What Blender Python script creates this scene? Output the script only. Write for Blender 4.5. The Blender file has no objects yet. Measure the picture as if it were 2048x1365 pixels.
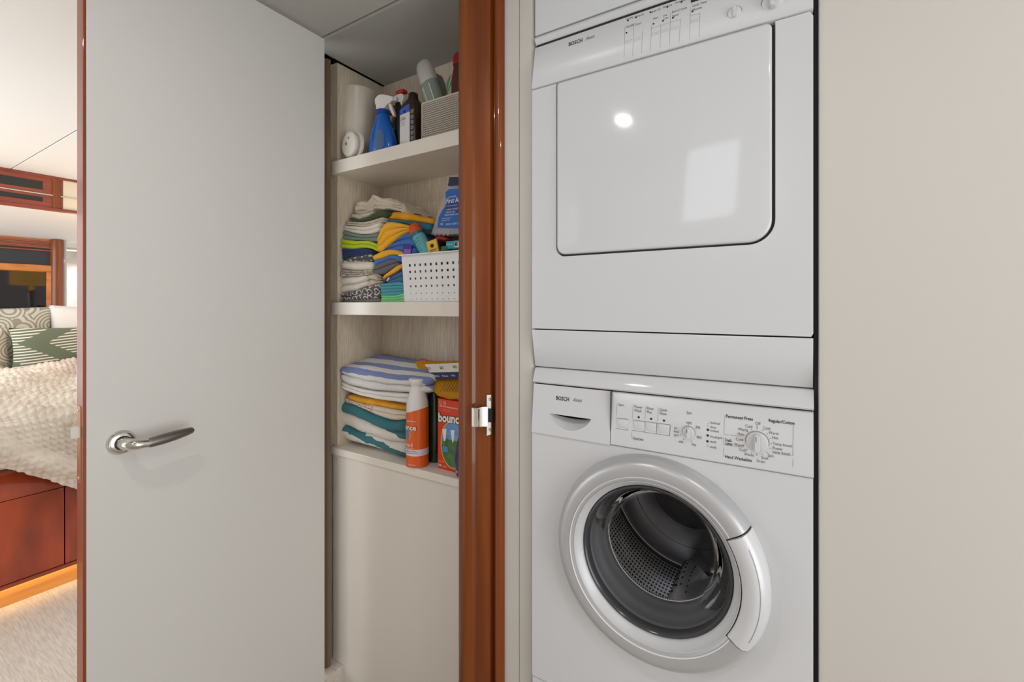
import bpy, bmesh, math, random
from math import sin, cos, pi, sqrt, radians, floor
from mathutils import Vector, Matrix, noise
from mathutils.geometry import tessellate_polygon
random.seed(7)
C = bpy.context.scene.collection
FZ = -.13                     # the passage floor lies one step below the cabin floor
H = 1.36                      # eye height above the cabin sole
YAW = radians(31.8)
CA, SA = cos(YAW), sin(YAW)

# ------------------------------------------------------------------ camera, world, lights, exposure
cam_d = bpy.data.cameras.new('camera'); cam = bpy.data.objects.new('camera', cam_d); C.objects.link(cam)
cam.location = (0, 0, H); cam.rotation_euler = (pi/2, 0, YAW)
cam_d.lens = 16.0; cam_d.sensor_width = 36.0; cam_d.clip_start = 0.01; cam_d.shift_y = -70.5/2048
bpy.context.scene.camera = cam
w = bpy.data.worlds.new('world'); bpy.context.scene.world = w; w.use_nodes = True
w.node_tree.nodes['Background'].inputs[0].default_value = (0.98, 0.99, 1.0, 1)
w.node_tree.nodes['Background'].inputs[1].default_value = 1.15
vs = bpy.context.scene.view_settings
vs.view_transform = 'Standard'; vs.look = 'None'; vs.exposure = 0.20; vs.gamma = 1; vs.use_curve_mapping = False

def area(loc, rot, sx, sy, power, col=(1, 1, 1), shape='RECTANGLE', spread=pi):
    d = bpy.data.lights.new('area_light', 'AREA'); d.shape = shape; d.size = sx; d.size_y = sy
    d.energy = power; d.color = col; d.spread = spread
    o = bpy.data.objects.new('area_light', d); C.objects.link(o); o.location = loc; o.rotation_euler = rot
    return o
CEIL = H + .94
LAMPS = [(-.72, .0), (.45, .05)]  # the second lamp is added, out of view
for lx, ly in LAMPS:
    area((lx, ly, CEIL-.012), (0, 0, 0), .05, .05, 2.7, (1, .97, .93), 'DISK')
area((2.0, -.1, H-.50), (0, pi/2, 0), 1.9, 1.1, 20, (.95, .985, 1))            # added fill light at the open end of the passage
area((-4.0, -1.0, H+.1), (pi/2, 0, 0), 2.4, 1.3, 32, (.95, .98, 1))    # added fill light to brighten the berth cabin, no windows seen
area((-3.6, .0, H-.1), (pi, 0, 0), 1.2, .6, 1.5, (1, .98, .95))            # added uplight to brighten the berth cabin ceiling

# ------------------------------------------------------------------ helpers
def at(u, v, Y):
    t = (u-1024)/910.; k = Y/(CA+SA*t)
    return Vector(((-SA+CA*t)*k, Y, H+(612-v)/910.*k))
def atx(u, v, X):
    t = (u-1024)/910.; k = X/(-SA+CA*t)
    return Vector((X, (CA+SA*t)*k, H+(612-v)/910.*k))
def lin(c):
    return tuple(((x/255.)/12.92 if x <= 10 else (((x/255.)+.055)/1.055)**2.4) for x in c)

def mat(name, rgb, rough=.5, metal=0, bump=None, var=None, spec=.5, coat=0, alpha=None, stretch=(1, 1, 1), trans=0):
    m = bpy.data.materials.new(name); m.use_nodes = True; nt = m.node_tree; b = nt.nodes['Principled BSDF']
    col = lin(rgb) + (1,)
    b.inputs['Base Color'].default_value = col; b.inputs['Roughness'].default_value = rough
    b.inputs['Metallic'].default_value = metal; b.inputs['Specular IOR Level'].default_value = spec
    b.inputs['Coat Weight'].default_value = coat; b.inputs['Coat Roughness'].default_value = .05
    b.inputs['Transmission Weight'].default_value = trans
    if alpha is not None: b.inputs['Alpha'].default_value = alpha
    tc = nt.nodes.new('ShaderNodeTexCoord'); mp = nt.nodes.new('ShaderNodeMapping')
    mp.inputs['Scale'].default_value = stretch
    nt.links.new(tc.outputs['Object'], mp.inputs[0])
    if var:
        n = nt.nodes.new('ShaderNodeTexNoise'); n.inputs['Scale'].default_value = var[1]; n.inputs['Detail'].default_value = 4
        r = nt.nodes.new('ShaderNodeMix'); r.data_type = 'RGBA'
        r.inputs[6].default_value = col; r.inputs[7].default_value = lin(var[0]) + (1,)
        mr = nt.nodes.new('ShaderNodeMapRange'); mr.inputs[1].default_value = .35; mr.inputs[2].default_value = .65
        nt.links.new(mp.outputs[0], n.inputs['Vector']); nt.links.new(n.outputs[0], mr.inputs[0])
        nt.links.new(mr.outputs[0], r.inputs[0]); nt.links.new(r.outputs[2], b.inputs['Base Color'])
    if bump:
        n = nt.nodes.new('ShaderNodeTexNoise'); n.inputs['Scale'].default_value = bump[0]; n.inputs['Detail'].default_value = 3
        bp = nt.nodes.new('ShaderNodeBump'); bp.inputs['Strength'].default_value = bump[1]; bp.inputs['Distance'].default_value = bump[2] if len(bump) > 2 else .002
        nt.links.new(mp.outputs[0], n.inputs['Vector']); nt.links.new(n.outputs[0], bp.inputs['Height']); nt.links.new(bp.outputs[0], b.inputs['Normal'])
    return m
def emis(name, rgb, s):
    m = bpy.data.materials.new(name); m.use_nodes = True; nt = m.node_tree; nt.nodes.clear()
    e = nt.nodes.new('ShaderNodeEmission'); e.inputs[0].default_value = lin(rgb)+(1,); e.inputs[1].default_value = s
    o = nt.nodes.new('ShaderNodeOutputMaterial'); nt.links.new(e.outputs[0], o.inputs[0]); return m
def nodes_of(m): return m.node_tree, m.node_tree.nodes['Principled BSDF']
def math_node(nt, op, a, b=None):
    n = nt.nodes.new('ShaderNodeMath'); n.operation = op
    for i, x in enumerate((a, b)):
        if x is None: continue
        if isinstance(x, (int, float)): n.inputs[i].default_value = x
        else: nt.links.new(x, n.inputs[i])
    return n.outputs[0]
def mask_mix(m, mask_fn, rgb2):
    """second dye colour where mask_fn(nt, x, y, z) gives 1"""
    nt, b = nodes_of(m); tc = nt.nodes.new('ShaderNodeTexCoord'); s = nt.nodes.new('ShaderNodeSeparateXYZ')
    nt.links.new(tc.outputs['Object'], s.inputs[0])
    f = mask_fn(nt, s.outputs[0], s.outputs[1], s.outputs[2])
    mx = nt.nodes.new('ShaderNodeMix'); mx.data_type = 'RGBA'
    old = b.inputs['Base Color']
    if old.links: nt.links.new(old.links[0].from_socket, mx.inputs[6])
    else: mx.inputs[6].default_value = old.default_value
    mx.inputs[7].default_value = lin(rgb2)+(1,)
    nt.links.new(f, mx.inputs[0]); nt.links.new(mx.outputs[2], b.inputs['Base Color'])
    return m
def rings_mask(scale, r0, r1):
    def f(nt, x, y, z):
        cx = nt.nodes.new('ShaderNodeCombineXYZ'); nt.links.new(x, cx.inputs[0]); nt.links.new(z, cx.inputs[1])
        nt.links.new(math_node(nt, 'MULTIPLY', y, .6), cx.inputs[2])
        v = nt.nodes.new('ShaderNodeTexVoronoi'); v.inputs['Scale'].default_value = scale; v.inputs['Randomness'].default_value = .35
        nt.links.new(cx.outputs[0], v.inputs['Vector'])
        d = v.outputs['Distance']
        return math_node(nt, 'MULTIPLY', math_node(nt, 'GREATER_THAN', d, r0), math_node(nt, 'LESS_THAN', d, r1))
    return f

ORG = {}
def obj(name, bm, m, parent=None, smooth=False, ang=35):
    me = bpy.data.meshes.new(name)
    if isinstance(bm, bmesh.types.BMesh):
        bmesh.ops.recalc_face_normals(bm, faces=bm.faces[:]); bm.to_mesh(me); bm.free()
    else:
        me.from_pydata(bm[0], [], bm[1])
    ms = m if isinstance(m, (list, tuple)) else [m]
    for x in ms: me.materials.append(x)
    if smooth:
        me.polygons.foreach_set('use_smooth', [True]*len(me.polygons))
        me.set_sharp_from_angle(angle=radians(ang))
    o = bpy.data.objects.new(name, me); C.objects.link(o)
    if parent:
        org = ORG[parent.name]; o.parent = parent
    else:
        xs = [v.co for v in me.vertices]
        org = Vector(((min(p.x for p in xs)+max(p.x for p in xs))/2, (min(p.y for p in xs)+max(p.y for p in xs))/2, min(p.z for p in xs)))
        o.location = org
    ORG[o.name] = org
    me.transform(Matrix.Translation(-org))
    return o
def tag(o, label=None, cat=None, group=None, kind=None):
    if label: o['label'] = label
    if cat: o['category'] = cat
    if group: o['group'] = group
    if kind: o['kind'] = kind
    return o
def thing(name, loc, label, cat, group=None):
    o = bpy.data.objects.new(name, None); C.objects.link(o); o.location = loc; o.empty_display_size = .05
    ORG[o.name] = Vector(loc)
    return tag(o, label, cat, group)
def struct(name, bm, m, smooth=False): return tag(obj(name, bm, m, None, smooth), kind='structure')

def new(): return bmesh.new()
def box(bm, x0, x1, y0, y1, z0, z1, bev=0, seg=2, mi=0, M=None):
    vs = [bm.verts.new((x, y, z)) for x in (x0, x1) for y in (y0, y1) for z in (z0, z1)]
    fs = [bm.faces.new([vs[i] for i in f]) for f in ((0,1,3,2), (4,6,7,5), (0,4,5,1), (2,3,7,6), (0,2,6,4), (1,5,7,3))]
    for f in fs: f.material_index = mi
    geo = vs
    if bev:
        es = list({e for f in fs for e in f.edges})
        r = bmesh.ops.bevel(bm, geom=es, offset=bev, segments=seg, profile=.5, affect='EDGES')
        geo = list({v for f in r['faces'] for v in f.verts} | {v for v in vs if v.is_valid})
        for f in r['faces']: f.material_index = mi
    if M: bmesh.ops.transform(bm, matrix=M, verts=[v for v in geo if v.is_valid])
    return bm
def B(*a, **k): return box(new(), *a, **k)
def prism(bm, pts, axis, a0, a1, mi=0):
    """extrude a 2D outline along axis ('x': pts=(y,z), 'y': pts=(x,z), 'z': pts=(x,y))"""
    def mk(p, a):
        return {'x': (a, p[0], p[1]), 'y': (p[0], a, p[1]), 'z': (p[0], p[1], a)}[axis]
    lo = [bm.verts.new(mk(p, a0)) for p in pts]; hi = [bm.verts.new(mk(p, a1)) for p in pts]
    n = len(pts)
    for i in range(n):
        f = bm.faces.new((lo[i], lo[(i+1) % n], hi[(i+1) % n], hi[i])); f.material_index = mi
    for L in (lo, hi):
        f = bm.faces.new(L); f.material_index = mi
    return bm
def lathe(bm, prof, origin, axis='z', n=40, a0=0, a1=2*pi, mi=0, rx=1, ry=1, capends=False):
    """prof = [(r, h)], axis 'z' or 'y' (h measured along the axis)"""
    full = abs(a1-a0-2*pi) < 1e-6
    cnt = n if full else n+1; rows = []
    for r, h in prof:
        row = []
        if r < 1e-6 and full:
            row = [bm.verts.new(origin+(Vector((0, 0, h)) if axis == 'z' else Vector((0, h, 0))))]*cnt
        else:
            for i in range(cnt):
                a = a0+(a1-a0)*i/n
                d = Vector((r*rx*cos(a), r*ry*sin(a), h)) if axis == 'z' else Vector((r*rx*cos(a), h, r*ry*sin(a)))
                row.append(bm.verts.new(origin+d))
        rows.append(row)
    for A, Bq in zip(rows, rows[1:]):
        for i in range(n if full else n):
            j = (i+1) % cnt
            q = []
            for v in (A[i], A[j], Bq[j], Bq[i]):
                if v not in q: q.append(v)
            if len(q) > 2:
                try: f = bm.faces.new(q); f.material_index = mi
                except ValueError: pass
    if capends and not full:
        for s in (0, -1): bm.faces.new([r[s] for r in rows])
    return bm
def loft(bm, secs, n=28, power=2.0, cap=True, rot=0):
    """secs = [(cx, cy, z, rx, ry)] superellipse sections"""
    rows = []
    for cx, cy, z, rx, ry in secs:
        row = []
        for i in range(n):
            a = 2*pi*i/n; c, s = cos(a), sin(a)
            x = rx*math.copysign(abs(c)**(2/power), c); y = ry*math.copysign(abs(s)**(2/power), s)
            row.append(bm.verts.new((cx+x*cos(rot)-y*sin(rot), cy+x*sin(rot)+y*cos(rot), z)))
        rows.append(row)
    for A, Bq in zip(rows, rows[1:]):
        for i in range(n): bm.faces.new((A[i], A[(i+1) % n], Bq[(i+1) % n], Bq[i]))
    if cap: bm.faces.new(rows[0][::-1]); bm.faces.new(rows[-1])
    return bm
def tube(bm, pts, rad, n=10, cap=True):
    rad = rad if isinstance(rad, (list, tuple)) else [rad]*len(pts)
    pts = [Vector(p) for p in pts]; rows = []
    up = Vector((0, 0, 1))
    for i, p in enumerate(pts):
        d = (pts[min(i+1, len(pts)-1)]-pts[max(i-1, 0)]).normalized()
        s = d.cross(up if abs(d.z) < .95 else Vector((0, 1, 0))).normalized(); t = s.cross(d)
        rows.append([bm.verts.new(p+(s*cos(2*pi*k/n)+t*sin(2*pi*k/n))*rad[i]) for k in range(n)])
    for A, Bq in zip(rows, rows[1:]):
        for k in range(n): bm.faces.new((A[k], A[(k+1) % n], Bq[(k+1) % n], Bq[k]))
    if cap: bm.faces.new(rows[0][::-1]); bm.faces.new(rows[-1])
    return bm
def rrect(x0, x1, z0, z1, r, n=8):
    """rounded rectangle; r = one radius or (TR, TL, BL, BR)"""
    rs = r if isinstance(r, (list, tuple)) else (r,)*4
    out = []
    for (cx, cz, a), q in zip(((x1, z1, 0), (x0, z1, pi/2), (x0, z0, pi), (x1, z0, 3*pi/2)), rs):
        sx = -1 if cx == x1 else 1; sz = -1 if cz == z1 else 1
        for i in range(n+1):
            b = a+pi/2*i/n; out.append((cx+sx*q+q*cos(b), cz+sz*q+q*sin(b)))
    return out
def plate(bm, outer, holes, yf, t, mi=0):
    """flat plate in XZ with holes; yf = float or function of z; t = thickness to the back"""
    Y = yf if callable(yf) else (lambda z: yf)
    loops = [outer]+holes; flat = [p for L in loops for p in L]
    tris = tessellate_polygon([[Vector((p[0], p[1], 0)) for p in L] for L in loops])
    fr = [bm.verts.new((p[0], Y(p[1]), p[1])) for p in flat]; bk = [bm.verts.new((p[0], Y(p[1])+t, p[1])) for p in flat]
    for tr in tris:
        for L in (fr, bk):
            try: f = bm.faces.new([L[i] for i in tr]); f.material_index = mi
            except ValueError: pass
    o = 0
    for L in loops:
        n = len(L)
        for i in range(n):
            j = (i+1) % n; bm.faces.new((fr[o+i], fr[o+j], bk[o+j], bk[o+i]))
        o += n
    return bm
def dome_plate(bm, outline, y0, y1, bev=.004, seg=3):
    """rounded-edge slab in XZ between y0 (front) and y1 (back)"""
    n = len(outline); cx = sum(p[0] for p in outline)/n; cz = sum(p[1] for p in outline)/n
    xs = [p[0] for p in outline]; zs = [p[1] for p in outline]
    hx = (max(xs)-min(xs))/2; hz = (max(zs)-min(zs))/2
    rows = [[bm.verts.new((p[0], y1, p[1])) for p in outline]]
    for k in range(seg+1):
        a = pi/2*k/seg; ins = bev*(1-cos(a)); yy = y0+bev*(1-sin(a))
        rows.append([bm.verts.new((cx+(p[0]-cx)*(1-ins/hx), yy, cz+(p[1]-cz)*(1-ins/hz))) for p in outline])
    for A, Bq in zip(rows, rows[1:]):
        for i in range(n): bm.faces.new((A[i], A[(i+1) % n], Bq[(i+1) % n], Bq[i]))
    bm.faces.new(rows[0]); bm.faces.new(rows[-1])
    return bm
TX = .8
def text_bm(bm, s, size, fn, bold=0, ital=0, align='LEFT', mi=0):
    """flat lettering; fn maps (x, y) in the text plane to a world point"""
    cu = bpy.data.curves.new('t', 'FONT'); cu.body = s; cu.size = size; cu.resolution_u = 2; cu.offset = bold*size
    cu.align_x = align; cu.shear = ital
    o = bpy.data.objects.new('t', cu); me = o.to_mesh()
    base = [bm.verts.new(fn(v.co.x*TX, v.co.y)) for v in me.vertices]
    for p in me.polygons:
        try: f = bm.faces.new([base[i] for i in p.vertices]); f.material_index = mi
        except ValueError: pass
    o.to_mesh_clear(); bpy.data.objects.remove(o); bpy.data.curves.remove(cu)
def plane_fn(P, xd, zd):
    P = Vector(P); xd = Vector(xd).normalized(); zd = Vector(zd).normalized()
    return lambda x, y: P+xd*x+zd*y
def strip(bm, pts, w, fn, mi=0):
    """thin printed line through 2D pts mapped by fn"""
    for (ax, ay), (bx, by) in zip(pts, pts[1:]):
        d = Vector((bx-ax, by-ay)); d.normalize() if d.length else None
        n = Vector((-d.y, d.x))*w/2
        f = bm.faces.new([bm.verts.new(fn(x, y)) for x, y in ((ax+n.x, ay+n.y), (bx+n.x, by+n.y), (bx-n.x, by-n.y), (ax-n.x, ay-n.y))]); f.material_index = mi
def disc(bm, x, y, r, fn, n=14, mi=0, ry=None):
    f = bm.faces.new([bm.verts.new(fn(x+r*cos(2*pi*i/n), y+(ry or r)*sin(2*pi*i/n))) for i in range(n)]); f.material_index = mi
def xform(bm, M): bmesh.ops.transform(bm, matrix=M, verts=bm.verts[:]); return bm
def about(P, R): return Matrix.Translation(P) @ R @ Matrix.Translation(-Vector(P))

# ------------------------------------------------------------------ materials
M = {}
M['door'] = mat('door_laminate', (213, 211, 207), .32, bump=(900, .12, .0004), spec=.4)
M['wall'] = mat('wall_vinyl', (213, 209, 204), .5, bump=(700, .15, .0005))
M['panel'] = mat('jamb_panel_vinyl', (196, 192, 185), .45, bump=(700, .12, .0005))
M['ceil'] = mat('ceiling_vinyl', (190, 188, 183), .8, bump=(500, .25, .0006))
M['ceil2'] = mat('shaded_ceiling_vinyl', (172, 172, 168), .8, bump=(500, .25, .0006))  # darker copy of the ceiling vinyl, the closet's shade put into its colour
M['closet'] = mat('closet_linen_vinyl', (224, 210, 188), .6, bump=(420, .3, .0006), var=((200, 186, 166), 260), stretch=(1, 1, .06))
M['front'] = mat('closet_front_laminate', (228, 222, 212), .35, bump=(600, .1, .0004))
M['shelf'] = mat('shelf_laminate', (234, 227, 216), .3, bump=(600, .08, .0004))
M['brown'] = mat('jamb_brown', (112, 92, 76), .5)
M['dark'] = mat('shadow_gap_black', (22, 22, 24), .7)
M['floor'] = mat('passage_carpet', (176, 164, 150), .95, bump=(300, .6, .004))
M['carpet'] = mat('cabin_carpet', (226, 216, 204), .95, bump=(160, .5, .004), var=((205, 194, 182), 60), stretch=(.25, 3, 1))
M['white'] = mat('white_paint', (240, 238, 233), .6)
M['bceil'] = mat('cabin_ceiling_vinyl', (232, 230, 226), .7, bump=(400, .2, .0006))
M['wood'] = mat('varnished_mahogany', (136, 70, 22), .3, spec=.3, var=((108, 50, 14), 30), stretch=(1, 1, .05), coat=.35)
M['wood_e'] = mat('edge_mahogany', (150, 66, 18), .4, var=((124, 54, 18), 30), stretch=(1, 1, .06), coat=.2)
M['wood_h'] = mat('varnished_mahogany_horizontal', (150, 62, 30), .3, var=((116, 42, 20), 26), stretch=(1, .1, 1.4), coat=.7)
M['wood_f'] = mat('figured_mahogany', (170, 66, 26), .3, var=((132, 46, 18), 9), stretch=(1, 1, .35), coat=.7)
M['wood_o'] = mat('orange_cherry', (205, 122, 50), .3, var=((176, 92, 34), 30), stretch=(1, .2, 1), coat=.5)
M['toe'] = mat('toe_kick_maple', (224, 160, 84), .45, var=((206, 138, 66), 30), stretch=(1, .1, 1))
M['enamel'] = mat('appliance_enamel', (207, 209, 212), .07, spec=.5)
M['plastic'] = mat('appliance_plastic', (207, 208, 211), .3, bump=(1500, .05, .0002))
M['body'] = mat('washer_enamel', (207, 208, 211), .2, bump=(380, .06, .0004))
M['print'] = mat('grey_print', (82, 84, 88), .6)
M['printb'] = mat('black_print', (26, 26, 30), .6)
M['printl'] = mat('light_grey_print', (142, 144, 148), .6)
M['silver'] = mat('satin_silver_plastic', (186, 187, 190), .32, metal=.35)
M['silverl'] = mat('light_silver_plastic', (212, 213, 216), .3, metal=.1)
M['rubber'] = mat('grey_rubber', (92, 93, 95), .45)
M['chrome'] = mat('polished_chrome', (215, 212, 206), .12, metal=1)
M['nickel'] = mat('brushed_nickel', (196, 190, 182), .3, metal=1)
M['black'] = mat('black_plastic', (20, 20, 22), .35)
M['steelplate'] = mat('bright_strike_metal', (226, 222, 214), .28, metal=.7)

DCX, DCZ = -.2555-(-.26), H-.5385-(H-1.0)
def steel_drum():
    m = mat('perforated_steel', (220, 220, 222), .3, metal=.65); nt, b = nodes_of(m)
    tc = nt.nodes.new('ShaderNodeTexCoord'); v = nt.nodes.new('ShaderNodeTexVoronoi'); v.inputs['Scale'].default_value = 115; v.inputs['Randomness'].default_value = 0
    sp_ = nt.nodes.new('ShaderNodeSeparateXYZ'); nt.links.new(tc.outputs['Object'], sp_.inputs[0])
    zz = math_node(nt, 'SUBTRACT', sp_.outputs[2], DCZ); xx = math_node(nt, 'SUBTRACT', sp_.outputs[0], DCX)
    an = math_node(nt, 'MULTIPLY', math_node(nt, 'ARCTAN2', zz, xx), .23)
    cb = nt.nodes.new('ShaderNodeCombineXYZ'); nt.links.new(an, cb.inputs[0]); nt.links.new(math_node(nt, 'MULTIPLY', sp_.outputs[1], .55), cb.inputs[1])
    v.voronoi_dimensions = '2D'; nt.links.new(cb.outputs[0], v.inputs['Vector'])
    d = math_node(nt, 'LESS_THAN', v.outputs['Distance'], .30)
    mx = nt.nodes.new('ShaderNodeMix'); mx.data_type = 'RGBA'; mx.inputs[6].default_value = (.85, .85, .86, 1); mx.inputs[7].default_value = (.01, .01, .01, 1)
    nt.links.new(d, mx.inputs[0]); nt.links.new(mx.outputs[2], b.inputs['Base Color'])
    bp = nt.nodes.new('ShaderNodeBump'); bp.inputs['Distance'].default_value = .002; bp.inputs['Strength'].default_value = .6
    nt.links.new(v.outputs['Distance'], bp.inputs['Height']); nt.links.new(bp.outputs[0], b.inputs['Normal'])
    return m
M['drum'] = steel_drum()
def clear(name, tint=(1, 1, 1), ior=1.45, rough=.02, glossy=1.0):
    m = bpy.data.materials.new(name); m.use_nodes = True; nt = m.node_tree; nt.nodes.clear()
    t = nt.nodes.new('ShaderNodeBsdfTransparent'); t.inputs[0].default_value = tint+(1,)
    g = nt.nodes.new('ShaderNodeBsdfGlossy'); g.inputs['Roughness'].default_value = rough; g.inputs[0].default_value = (glossy,)*3+(1,)
    fr = nt.nodes.new('ShaderNodeFresnel'); fr.inputs[0].default_value = ior
    mx = nt.nodes.new('ShaderNodeMixShader'); o = nt.nodes.new('ShaderNodeOutputMaterial')
    nt.links.new(fr.outputs[0], mx.inputs[0]); nt.links.new(t.outputs[0], mx.inputs[1]); nt.links.new(g.outputs[0], mx.inputs[2]); nt.links.new(mx.outputs[0], o.inputs[0])
    return m
M['glass'] = clear('door_glass', (.96, .96, .97), 1.16, glossy=.8)
M['pane'] = clear('window_pane', (.95, .97, 1), 1.2)

# ------------------------------------------------------------------ setting
struct('floor', B(-1.45, 2.2, -.66, 1.7, FZ-.05, FZ), M['floor'])
tag(obj('floor', B(-7.0, -1.45, -1.6, 3.2, FZ-.05, 0), M['carpet']), kind='structure')
# passage ceiling: two panels with a seam along the front of the closet
ce = struct('ceiling', B(-1.48, 2.2, -.66, 1.004, CEIL, CEIL+.04, bev=.003), M['ceil'])
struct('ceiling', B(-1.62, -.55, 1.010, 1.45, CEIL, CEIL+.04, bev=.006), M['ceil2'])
struct('trim_1', B(-1.62, 2.2, 1.0, 1.014, CEIL+.006, CEIL+.05), M['dark'])
# closet recess
struct('wall_closet_left', B(-1.56, -1.50, 1.1505, 1.40, FZ, CEIL), M['closet'])
struct('wall_closet_back', B(-1.50, -.80, 1.366, 1.40, FZ, CEIL), M['closet'])
struct('wall_closet_right', B(-.815, -.80, 1.08, 1.366, FZ, CEIL), M['closet'])
jm = new()
prism(jm, [(-1.66, 1.03), (-1.505, 1.03), (-1.487, 1.055), (-1.487, 1.072), (-1.493, 1.075), (-1.493, 1.082), (-1.487, 1.085), (-1.487, 1.10), (-1.55, 1.112), (-1.66, 1.112)], 'z', FZ, CEIL-.012)
struct('trim_2', jm, M['brown'])
st = new(); prism(st, [(-1.66, 1.112), (-1.56, 1.112), (-1.548, 1.116), (-1.535, 1.136), (-1.50, 1.139), (-1.50, 1.15), (-1.66, 1.15)], 'z', FZ, CEIL)
struct('trim_3', st, M['closet'], True)
# divider wall left of the closet (between passage and cabin)
struct('wall_left', B(-2.0, -1.66, 1.03, 1.12, FZ, CEIL), M['panel'])
# lower closed front of the closet
fp = struct('panel_closet_front', B(-1.512, -.80, 1.128, 1.14, FZ+.01, H-.570, bev=.002), M['front'])
sc = new(); lathe(sc, [(0, 1.1262), (.0022, 1.1262), (.003, 1.1275), (.003, 1.13)], Vector((at(673, 920, 1.126).x, 0, at(673, 920, 1.126).z)), 'y', 12)
obj('screw', sc, M['nickel'], fp, True)

# mahogany door post with bead, groove and striker rebate
def arc(cx, cy, r, a0, a1, n=10): return [(cx+r*cos(radians(a0+(a1-a0)*i/n)), cy+r*sin(radians(a0+(a1-a0)*i/n))) for i in range(n+1)]
prof = [(-.815, 1.08)] + arc(-.757, 1.010, .036, 180, 285, 14) + [(-.733, .9785), (-.727, .986), (-.712, .9875), (-.690, .9925), (-.684, .9935), (-.680, 1.006), (-.672, 1.006)] + arc(-.657, 1.000, .013, 190, 350, 8) + [(-.643, 1.012), (-.643, 1.08)]
post = struct('trim_post', prism(new(), prof, 'z', FZ, CEIL), M['wood'], True)
# striker plate on the post
sp = thing('strike_plate', (at(977, 872, .985).x, .985, at(977, 872, .985).z), 'bright metal latch strike with a curved lip, screwed to the mahogany post', 'latch')
q0 = at(974, 789, .9865); q1 = at(982, 872, .9865)
hz0, hz1 = at(978, 845, .986).z, at(978, 817, .986).z
xa, xb = q0.x, q1.x
b = new(); plate(b, [(xa, q1.z-.002), (xb-.001, q1.z+.003), (xb, hz0), (xa+.004, hz0), (xa+.004, hz1), (xb, hz1), (xb, q0.z), (xa, q0.z-.002)], [], .9855, .004)
obj('plate', b, M['steelplate'], sp)
b = B(xa+.004, xb+.002, .9862, .995, hz0, hz1); obj('latch_hole', b, M['dark'], sp)
b = new(); lipz0, lipz1 = at(950, 855, .96).z, at(950, 818, .96).z
path = [(xa+.003, .9845), (xa-.008, .974), (xa-.018, .966), (xa-.030, .962), (xa-.0345, .964), (xa-.0365, .970), (xa-.037, .980)]
rows = []
for i, (x, y) in enumerate(path):
    sh = .004 if i > 1 else .001
    rows.append([b.verts.new((x, y, lipz0-sh*0)), b.verts.new((x, y, lipz1+.004-sh)), b.verts.new((x+.0005, y+.0015, lipz1+.004-sh)), b.verts.new((x+.0005, y+.0015, lipz0))])
for A, Q in zip(rows, rows[1:]):
    for k in range(4): b.faces.new((A[k], A[(k+1) % 4], Q[(k+1) % 4], Q[k]))
b.faces.new(rows[0]); b.faces.new(rows[-1])
lip = obj('lip', b, M['steelplate'], sp, True, 50)
b = new()
for xx in (xa-.013, xa-.024): box(b, xx, xx+.0012, .9615, .9700, lipz0+.001, lipz1-.001)
obj('crease', b, M['nickel'], lip)
for v_ in (799, 860):
    b = new(); lathe(b, [(0, -.0015), (.0035, -.0015), (.0045, 0), (.0045, .001)], Vector((at(980, v_, .9855).x-.001, .9852, at(980, v_, .9855).z)), 'y', 14)
    s = obj('screw', b, M['nickel'], sp, True)
    b = new(); c = at(980, v_, .983); box(b, c.x-.0013, c.x+.0003, .9832, .984, c.z-.002, c.z+.002); obj('screw_slot', b, M['black'], s)

# jamb panels between the post and the laundry alcove
struct('trim_4', B(-.645, -.6005, 1.002, 1.06, FZ, CEIL, bev=.0015), M['panel'])
pp = [(-.5995, 1.05), (-.5995, 1.004), (-.598, 1.002)] + arc(-.567, 1.012, .010, 270, 360, 8) + [(-.557, 1.5), (-.5995, 1.5)]
struct('trim_5', prism(new(), pp, 'z', FZ, CEIL), M['panel'], True)
struct('trim_6', B(-.603, -.597, 1.012, 1.04, FZ, CEIL), M['dark'])
# alcove behind the machines
struct('wall_alcove_back', B(-.60, .10, 1.62, 1.66, FZ, CEIL), M['dark'])  # painted black, so the alcove's shade is in the wall colour
struct('floor_alcove', B(-.5565, .0355, .999, 1.62, FZ, H-1.0), M['wall'])
wr = [(.0375, 1.62), (.0375, .994), (.039, .989), (.046, .985), (1.6, .985), (1.6, 1.62)]
struct('wall_right', prism(new(), wr, 'z', FZ, CEIL), M['wall'], True)
struct('gap_shade_7', B(.0305, .037, 1.0, 1.6, FZ, CEIL), M['dark'])  # added black strip standing for the shade in the side gap
# filler above the dryer
DZ = H+.672
struct('panel_above_dryer', B(-.552, .030, .999, 1.03, DZ+.004, CEIL, bev=.002), M['enamel'])

# wall behind the camera with a lit window (mirrored in the dryer door)
wx0, wx1, wz0, wz1 = -.50, -.115, H+.36, H+.925
b = new(); plate(b, [(-1.45, FZ), (2.2, FZ), (2.2, CEIL), (-1.45, CEIL)], [[(wx0, wz0), (wx0, wz1), (wx1, wz1), (wx1, wz0)][::-1]], -.69, .05)
struct('wall_rear', b, M['wall'])
wn = thing('window_1', ((wx0+wx1)/2, -.66, wz0), None, None); tag(wn, kind='structure')
b = new(); plate(b, rrect(wx0-.012, wx1+.012, wz0-.012, wz1+.01, .01), [rrect(wx0+.006, wx1-.006, wz0+.006, wz1-.006, .03)[::-1]], -.645, .01); obj('window_frame', b, M['white'], wn)
obj('pane', B(wx0, wx1, -.675, -.672, wz0, wz1), M['pane'], wn)
obj('blind', B(wx0, wx1, -.72, -.715, wz0, wz1), emis('daylit_blind', (250, 252, 255), 3.0), wn)

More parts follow.
